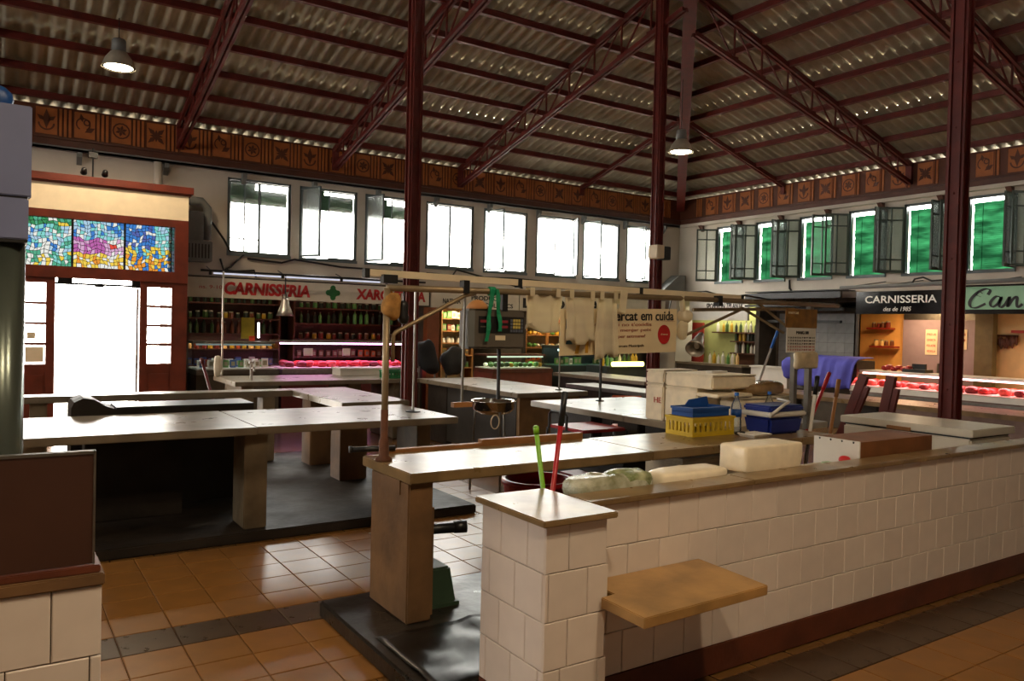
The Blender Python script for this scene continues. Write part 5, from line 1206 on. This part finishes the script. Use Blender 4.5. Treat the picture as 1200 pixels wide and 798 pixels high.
# sticks standing in the pillar corner
def stick(name, label, a, b, r, mat, tip=None, tipmat=None, parts='handle'):
    t = thing(name, label, 'broom' if name == 'broom' else 'stick', b)
    a, b = Vector(a), Vector(b); n = (tip or .18)
    mb = MB(); mb.tube([b, b+(a-b)*(1-n)], r, 10); mb.build('shaft', mat, t, smooth=True)
    mb = MB(); mb.tube([b+(a-b)*(1-n), a], [r*1.2, r*1.25], 10); mb.tube([a, a+(a-b).normalized()*.006], [r*1.25, r*.6], 10); mb.build('grip', tipmat or mat, t, smooth=True); return t
m_gr = M('stick_green', lin(120,176,34), .4, var=.06); m_rd = M('stick_red', lin(168,20,28), .35, var=.06)
Yk = 3.05
a, b = PY(628, 500, Yk), PY(638, 587, Yk); b2 = a+(b-a)*((a.z-.12)/(a.z-b.z)); stick('broom', 'bright green stick standing upright behind the tiled pillar', a, b2, .012, m_gr, .03)
a, b = PY(662, 460, 3.12), PY(646, 587, 3.12); b2 = a+(b-a)*((a.z-.12)/(a.z-b.z)); stick('broom', 'red stick with black grip leaning behind the tiled pillar', a, b2, .013, m_rd, .13, m_black)
for (q0, q1, mat, tm, lab, Y) in (((958, 441), (949, 507), m_white, m_black, 'white broom stick with black tip right of the calendar', 4.0), ((972, 437), (957, 475), m_rd, m_rd, 'short red broom stick right of the calendar', 4.35), ((983, 445), (974, 500), m_wood, m_wood, 'brown wooden broom stick left of the chest freezer', 4.05)):
    a, b = PY(*q0, Y), PY(*q1, Y); b2 = a+(b-a)*((a.z-.1)/(a.z-b.z)); stick('broom', lab, a, b2, .015, mat, .12, tm)
a, b = PX(912, 386, 8.5), PX(889, 448, 8.5); b2 = a+(b-a)*((a.z-.02)/(a.z-b.z)); stick('broom', 'steel mop stick with blue grip before the closed grey stall', a, b2, .016, m_steel, .14, m_capb)
# wrapped goods on the display bench behind the tiled wall
t = thing('display_bench', 'dark display bench behind the tiled counter wall', 'bench', (4, 3.1, 0))
mb = MB(); mb.box(2.25, 4.40, 2.83, 3.02, .86, .905); mb.build('top', m_steel_d, t); mb = MB(); mb.box(2.26, 2.3, 2.84, 3.0, .0901, .86); mb.box(4.3, 4.34, 2.84, 3.0, .0901, .86); mb.build('support', m_conc_d, t)
m_wrap = M('wrap_white', lin(244,228,198), .3, var=.06, scale=14, bump=.3, bscale=16)
m_bub = M('bubble_wrap', lin(150,150,110), .15, var=.3, scale=9, bump=.9, bscale=55, col2=lin(206,204,184))
m_bubg = M('green_leaves_in_bag', lin(110,128,70), .2, var=.3, scale=12, bump=.9, bscale=55, col2=lin(190,190,150))
mb = MB(); mb.blob((2.53, 2.93, .945), (.5, .19, .13), .55, 14, .02, 12, 2); t = tag(mb.build('bubble_bag', m_bub, smooth=True), 'bag of bubble wrap and greens lying behind tiled wall', 'bag')
mb = MB(); mb.blob((2.66, 2.93, .955), (.26, .17, .12), .6, 10, .03, 14, 5); mb.build('greens', m_bubg, t, smooth=True)
def wrap(label, c, d, seed, e=.25, rot=0.0):
    m = Matrix.Rotation(rot, 3, 'Z'); mb = MB(); mb.blob(c, d, e, 14, .008, 14, seed, m=m); return tag(mb.build('wrapped_package', m_wrap, smooth=True), label, 'package', 'white wrapped packages')
wrap('low white wrapped package beside the bubble wrap bag', (3.08, 2.93, .945), (.5, .18, .10), 3, .4)
t = wrap('tall white wrapped block on the counter wall, left of the wooden box', (3.66, 2.92, 1.02), (.5, .2, .15), 6, .16)
mb = MB(); n = 20; P = [[Vector((2.85+1.5*i/n, 2.83+.18*j/6, .91+.012*abs(noise.noise(Vector((i*.5, j*.6, 1)))))) for i in range(n+1)] for j in range(7)]; mb.grid(P); tag(mb.build('plastic_sheet', M('film_white', lin(214,196,168), .25, var=.1, bump=.4), smooth=True, thick=.002), 'thin white plastic sheet spread under wrapped packages', 'plastic sheet')
# pale board box
bx0, bx1, by0, by1 = 4.50, 5.33, 2.84, 3.16; t = thing('wooden_crate', 'wooden box with white nailed end standing behind tiled wall', 'box', (4.9, 3.0, .0901))
mb = MB(); mb.box(bx0, bx1, by0, by1, .0901, 1.05); mb.build('body', M('crate_wood', lin(122,74,36), .6, var=.2, scale=6), t)
mb = MB(); mb.box(bx0-.012, bx0, by0-.002, by1+.002, .5, 1.055); w_ = mb.build('end_board', m_white, t)
for k in range(4):
    mb = MB(); mb.lathe([(.007, 0), (0, .005)], 8, m=Matrix.Rotation(R(-90), 4, 'Y'), c=(bx0-.012, by0+.04+.08*k, 1.045)); mb.build('nail', m_black, w_)
mb = MB(); mb.blob((4.43, 2.90, .94), (.07, .07, .05), .9, 8); tag(mb.build('red_ball', M('ball_red', lin(206,36,36), .35), smooth=True), 'small red plastic cap in front of the white board', 'cap')
mb = MB(); mb.blob((4.30, 2.90, .92), (.14, .08, .03), .6, 8, .02, 20, 3); tag(mb.build('green_parsley', M('pale_green', lin(150,172,130), .7, var=.3, scale=20)), 'pale green scrap beside the red cap', 'scrap')
# chest freezer
fx0, fx1, fy0, fy1 = 6.33, 7.02, 3.06, 4.2; t = thing('chest_freezer', 'white chest freezer with flat lid behind tiled counter wall', 'freezer', ((fx0+fx1)/2, (fy0+fy1)/2, 0)); m_fr = M('freezer_white', lin(216,206,188), .35, var=.05)
mb = MB(); mb.box(fx0+.02, fx1-.02, fy0+.02, fy1-.02, .05, .925); mb.build('body', m_fr, t, bevel=.015)
mb = MB(); mb.box(fx0+.03, fx1-.03, fy0+.03, fy1-.03, .925, .94); mb.build('seal', m_black, t)
mb = MB(); mb.box(fx0, fx1, fy0, fy1, .94, 1.0); mb.build('lid', m_fr, t, bevel=.006)
mb = MB(); mb.box(fx0-.02, fx0+.0, 3.55, 3.75, .935, .965); mb.build('handle', m_wood, t)
mb = MB()
for x in (fx0+.08, fx1-.08):
    for y in (fy0+.08, fy1-.08): mb.lathe([(0, 0), (.03, 0), (.03, .05), (0, .05)], 10, c=(x, y, 0))
mb.build('feet', m_black, t)
# leaning dark wooden boards behind the freezer
for k, (q0, q1) in enumerate((((1013, 440), (996, 484)), ((1045, 441), (1036, 484)))):
    a, b = PX(*q0, 7.3), PX(*q1, 7.3); b2 = a+(b-a)*((a.z-.02)/(a.z-b.z)); t = thing('wooden_trestle', ['dark red wooden trestle leg leaning behind the freezer, left one', 'dark red wooden trestle leg leaning behind the freezer, right one'][k], 'trestle', b2, 'trestle legs')
    mb = MB(); mb.bar(a, b2, .09, .05, up=(1, 0, 0)); mb.build('board', M('trestle_wood', lin(92,26,15), .5, var=.2), t)
    mb = MB(); d = (a-b2).normalized(); mb.bar(a-d*.12+Vector((0, -.08, 0)), a-d*.5+Vector((0, -.07, 0)), .05, .04, up=(1, 0, 0)); mb.build('strip', MATS['trestle_wood'], t)
# under and behind the tables
t = thing('red_bin', 'red plastic bin under the middle marble table', 'bin', (3.2, 4.1, .0901)); mb = MB(); x, y = PZ(690, 560, .7).x, 4.12
mb.lathe([(0, 0), (.17, 0), (.22, .62), (.235, .62), (.235, .65), (.21, .65), (.16, .02), (0, .02)], 24, c=(2.95, 4.12, .0901)); mb.build('tub', m_rd, t, smooth=True)
mb = MB(); mb.box(3.3, 3.46, 4.02, 4.34, .0901, .72); tag(mb.build('red_board', M('red_dark', lin(120,14,18), .5)), 'dark red board leaning beside red bin under the table', 'board')
foam_box('white box stored under the middle marble table', 4.1, 4.8, 3.95, 4.35, .0901, .80, .03)
t = thing('green_bucket', 'dark green plastic bucket behind the ochre table leg', 'bucket', (2.2, 4.08, .0901)); m_bk = M('bucket_green', lin(48,66,48), .5)
mb = MB(); mb.add([(2.1, 3.98, .31), (2.24, 3.98, .31), (2.24, 4.18, .31), (2.1, 4.18, .31), (2.08, 3.95, .0901), (2.27, 3.95, .0901), (2.27, 4.2, .0901), (2.08, 4.2, .0901)], [(0,1,2,3),(4,7,6,5),(0,4,5,1),(1,5,6,2),(2,6,7,3),(3,7,4,0)]); mb.build('tub', m_bk, t, bevel=.012)
mb = MB(); mb.box(2.07, 2.28, 3.94, 4.21, .0901, .11); mb.build('rim', m_bk, t)
# chairs
m_org = M('chair_orange', lin(196,84,30), .45, var=.08); m_seat_r = M('seat_red', lin(150,20,24), .45)
def chair(label, x, y, rz, z_seat, mseat, back=True, name='chair', w_=.2):
    t = thing(name, label, 'chair', (0, 0, 0))
    mb = MB(); mb.box(-w_, w_, -w_, w_, z_seat-.03, z_seat); mb.build('seat', mseat, t, bevel=.01)
    for sx in (-1, 1):
        for sy in (-1, 1):
            mb = MB(); top = z_seat+(.38 if (sy > 0 and back) else -.03); mb.tube([(sx*(w_+.01), sy*(w_+.02), 0), (sx*(w_-.0), sy*(w_-.0)+.012*sy, z_seat-.03)]+([(sx*w_, w_+.05, top)] if sy > 0 and back else []), .012, 8); mb.build('leg', m_black, t, smooth=True)
    if back: mb = MB(); mb.box(-w_, w_, w_+.02, w_+.05, z_seat+.14, z_seat+.38); mb.build('backrest', mseat, t, bevel=.01)
    t.location = (x, y, 0); t.rotation_euler = (0, 0, rz); return t
p = PZ(707, 462, .8); chair('orange plastic chair pushed behind the wide marble counter', 6.98, 7.72, R(-35), .45, m_org)
t = chair('red seated stool with black tube back before wide marble counter', 4.68, 5.75, R(90), .80, m_seat_r, False, 'bar_stool', .26)
mb = MB(); mb.tube([(-.02, .26, .77), (-.02, .26, .9), (.01, .26, .93), (.22, .26, .93), (.25, .26, .9), (.25, .26, .77)], .013, 8); o = mb.build('back_loop', m_black, t)
# dark coats by the far counters
for k, (px, py, w_, h, lab) in enumerate(((501, 415, .32, .6, 'black folded coat on a chair beside green crate'), (532, 420, .42, .5, 'dark grey jacket draped on a chair beyond the scale'))):
    p = PY(px, py, 11.3); t = thing('draped_coat', lab, 'coat', (p.x, 11.3, 0), 'coats on chairs')
    mb = MB(); mb.blob((p.x, 11.3, p.z-.05), (w_, .2, h), .75, 12, .1, 4, k+2, m=Matrix.Rotation(R(-18 if k == 0 else 8), 3, 'Y')); mb.build('coat', M('coat_%d' % k, lin(*[(18,18,22), (44,44,42)][k]), .8, var=.2), t, smooth=True)
    for dx in (-.14, .14):
        mb = MB(); mb.tube([(p.x+dx, 11.3, 0), (p.x+dx, 11.3, p.z-.2)], .015, 8); mb.build('chair_leg', m_steel_d, t)
crate('green plastic crate at the end of the far marble counter', 4.9, 5.3, 10.75, 11.05, .901, .12, M('crate_green', lin(28,110,60), .45), 8)
mb = MB(); mb.box(4.45, 5.35, 11.5, 11.85, .901, 1.0); mb.box(4.43, 5.37, 11.48, 11.87, 1.0, 1.02); tag(mb.build('white_box', m_white), 'low white box on far marble counter before pink lit meat', 'box')
t = thing('steel_tap', 'small steel tap on corner of the far marble counter', 'tap', (2.95, 10.95, .9)); mb = MB(); mb.tube([(2.95, 10.95, .9), (2.95, 10.95, 1.12)], .02, 8); mb.build('stem', m_steel, t); mb = MB(); mb.tube([(2.95, 10.95, 1.06), (2.95, 10.83, 1.08), (2.95, 10.8, 1.03)], .014, 8); mb.build('spout', m_steel, t); mb = MB(); mb.cbox((2.95, 10.95, 1.14), (.07, .05, .03)); mb.build('handle', m_steel, t)
YT = 11.8; a = PY(262, 318, YT); t = thing('thin_post', 'thin white post with paper bag at end of far marble counter', 'post', (a.x, YT, .9)); mb = MB(); mb.tube([(a.x, YT, .9), (a.x, YT, a.z)], .014, 8); mb.build('shaft', m_alu, t)
mb = MB(); mb.blob((a.x-.07, YT-.04, 1.05), (.1, .08, .3), .5, 8, .02, 9, 3); mb.build('paper_bag', m_sign, t, smooth=True)
a, b = PY(236, 420, 10.2), PY(250, 470, 10.2); b2 = a+(b-a)*((a.z-.02)/(a.z-b.z)); stick('broom', 'dark red broom stick leaning right of the wooden portal', a, b2, .018, M('stick_darkred', lin(96,18,20), .5), .05)

# ------------------------------------------------------------------ lamps, loudspeaker, pipes
def pendant(label, p, ceil_z, power, col):
    t = thing('pendant_lamp', label, 'lamp', p, 'industrial pendant lamps'); x, y, z = p
    mb = MB(); mb.lathe([(.2, 0), (.205, -.012), (.2, .0), (.16, .11), (.1, .19), (.085, .2), (.08, .17), (.15, .09), (.19, 0)], 24, c=p); mb.build('reflector', M('lamp_reflector', lin(196,188,170), .35, .5), t, smooth=True)
    mb = MB(); mb.lathe([(0, .36), (.07, .36), (.085, .34), (.085, .2), (0, .2)], 16, c=p); mb.build('gear_box', m_grey, t, smooth=True)
    mb = MB(); mb.lathe([(0, -.025), (.1, -.02), (.17, .0), (.15, .02), (0, .03)], 18, c=p); mb.build('bulb', EM('lamp_glow', (1, .88, .62), 30), t, smooth=True)
    mb = MB(); mb.tube([(x, y, z+.36), (x, y, ceil_z)], .006, 6); mb.build('cord', m_black, t)
    lamp('SPOT', (x, y, z-.03), power, col, .15, None, spot=150, parent=t)
WARM = (1, .78, .52)
pendant('glowing pendant lamp at upper left under the roof', PY(139, 79, 11.3), ZS+SL*(YW-11.3)-.03, LAMP_W, WARM)
pendant('glowing pendant lamp beside the corner rafter', PY(798, 178, 9.3), 6.1, LAMP_W, WARM)
for (x, y) in ((.1, -.2), (2.3, .5), (-5, 4.5)): pendant('unseen pendant lamp for warm fill behind the viewer, %s one' % {.1: 'near', 2.3: 'right', -5: 'left'}[x], Vector((x, y, 4.9)), ZS+SL*min(y-Y0, x-X0, XW-x)-.05, LAMP_W, WARM)  # out of view, added to give the foreground its warm fill
t = thing('loudspeaker', 'small grey loudspeaker fixed on the middle red column', 'loudspeaker', (7.48, 7.8, 2.7))
a = PY(757, 289, 7.72); mb = MB(); mb.box(7.38, 7.52, 7.68, 7.86, 2.69, 2.87); mb.build('cabinet', m_cream, t, bevel=.008); mb = MB(); mb.box(7.521, 7.66, 7.7, 7.84, 2.68, 2.86); mb.build('grille', m_black, t, bevel=.008)
t = thing('air_unit', 'grey ventilation unit with bent duct right of the portal', 'ventilation unit', (2.7, 13.4, 2.6))
a, b = PY(217, 281, 13.3), PY(248, 307, 13.3); mb = MB(); mb.box(a.x, b.x, 13.25, 13.59, b.z, a.z); mb.build('cabinet', m_grey, t, bevel=.01)
for k in range(7):
    mb = MB(); xx = a.x+.04+.05*k; mb.box(xx, xx+.02, 13.242, 13.25, b.z+.05, a.z-.05); mb.build('grille_slat', m_black, t)
mb = MB(); q = [PY(x, y, 13.45) for x, y in ((222, 235), (236, 236), (243, 244), (243, 262), (242, 281))]; mb.tube(q, .07, 12); mb.build('duct', m_grey, t, smooth=True)
mb = MB(); mb.box(a.x, a.x+.28, 13.3, 13.58, a.z, PY(225, 248, 13.4).z); mb.build('upper_box', m_grey, t, bevel=.01)
a = PY(185, 190, 13.5); mb = MB(); mb.tube([(a.x, 13.5, 3.705), (a.x, 13.5, 4.2)], .06, 12); tag(mb.build('drain_pipe', m_plaster, smooth=True), 'pale vertical pipe above wooden portal', 'pipe')
t = thing('spot_light', 'small twin spotlight fixture on top of wooden portal', 'lamp', (1.2, 12.8, 3.70)); p = PY(118, 200, 12.8)
mb = MB(); mb.tube([(p.x-.1, 12.8, 3.7), (p.x-.1, 12.8, 4.15)], .012, 8); mb.build('stem', m_black, t); mb = MB(); mb.box(p.x-.3, p.x+.1, 12.75, 12.85, 3.7, 3.73); mb.cbox((p.x-.1, 12.8, 4.05), (.12, .08, .08)); mb.build('bracket', m_black, t)
for dx in (-.22, .05): mb = MB(); mb.lathe([(.02, .1), (.035, .08), (.045, 0), (.035, .01)], 12, m=Matrix.Rotation(R(60), 4, 'X'), c=(p.x+dx, 12.76, 3.78)); mb.build('head', m_black, t, smooth=True)
for k, pts in enumerate((((248, 260), (262, 280), (270, 295)), ((258, 303), (262, 316), (275, 318), (298, 317), (300, 325)), ((285, 298), (270, 313), (260, 318)), ((290, 303), (330, 308), (345, 304), (400, 313), (470, 318)), ((500, 320), (540, 324), (600, 326), (680, 334), (760, 338)))):
    mb = MB(); mb.tube([PY(x, y, 13.57) for x, y in pts], .018, 6); tag(mb.build('wall_cable', m_black), ['thin cable running from duct to first window', 'looped cable above the red sign', 'crossing cable under first window', 'sagging cable below second and third windows', 'long cable below the windows right of left column'][k], 'cable', 'cables on the window wall')
mb = MB(); mb.tube([PX(x, y, XW-.02) for x, y in ((925, 328), (925, 338), (930, 343), (930, 352))], .018, 6); tag(mb.build('wall_cable', m_black), 'short bent pipe under the third green blind window', 'pipe')
t = thing('corner_duct', 'dark sloping duct hood in the wall corner below windows', 'duct', (13.5, 13.3, 2.6)); a = PY(790, 345, 13.3); 
mb = MB(); mb.prism([(0, 0), (.75, 0), (.75, .42), (.55, .42), (.12, .1)], 0, -.28, m=FB((12.98, 13.3, 2.62))); mb.build('hood', m_grey, t)
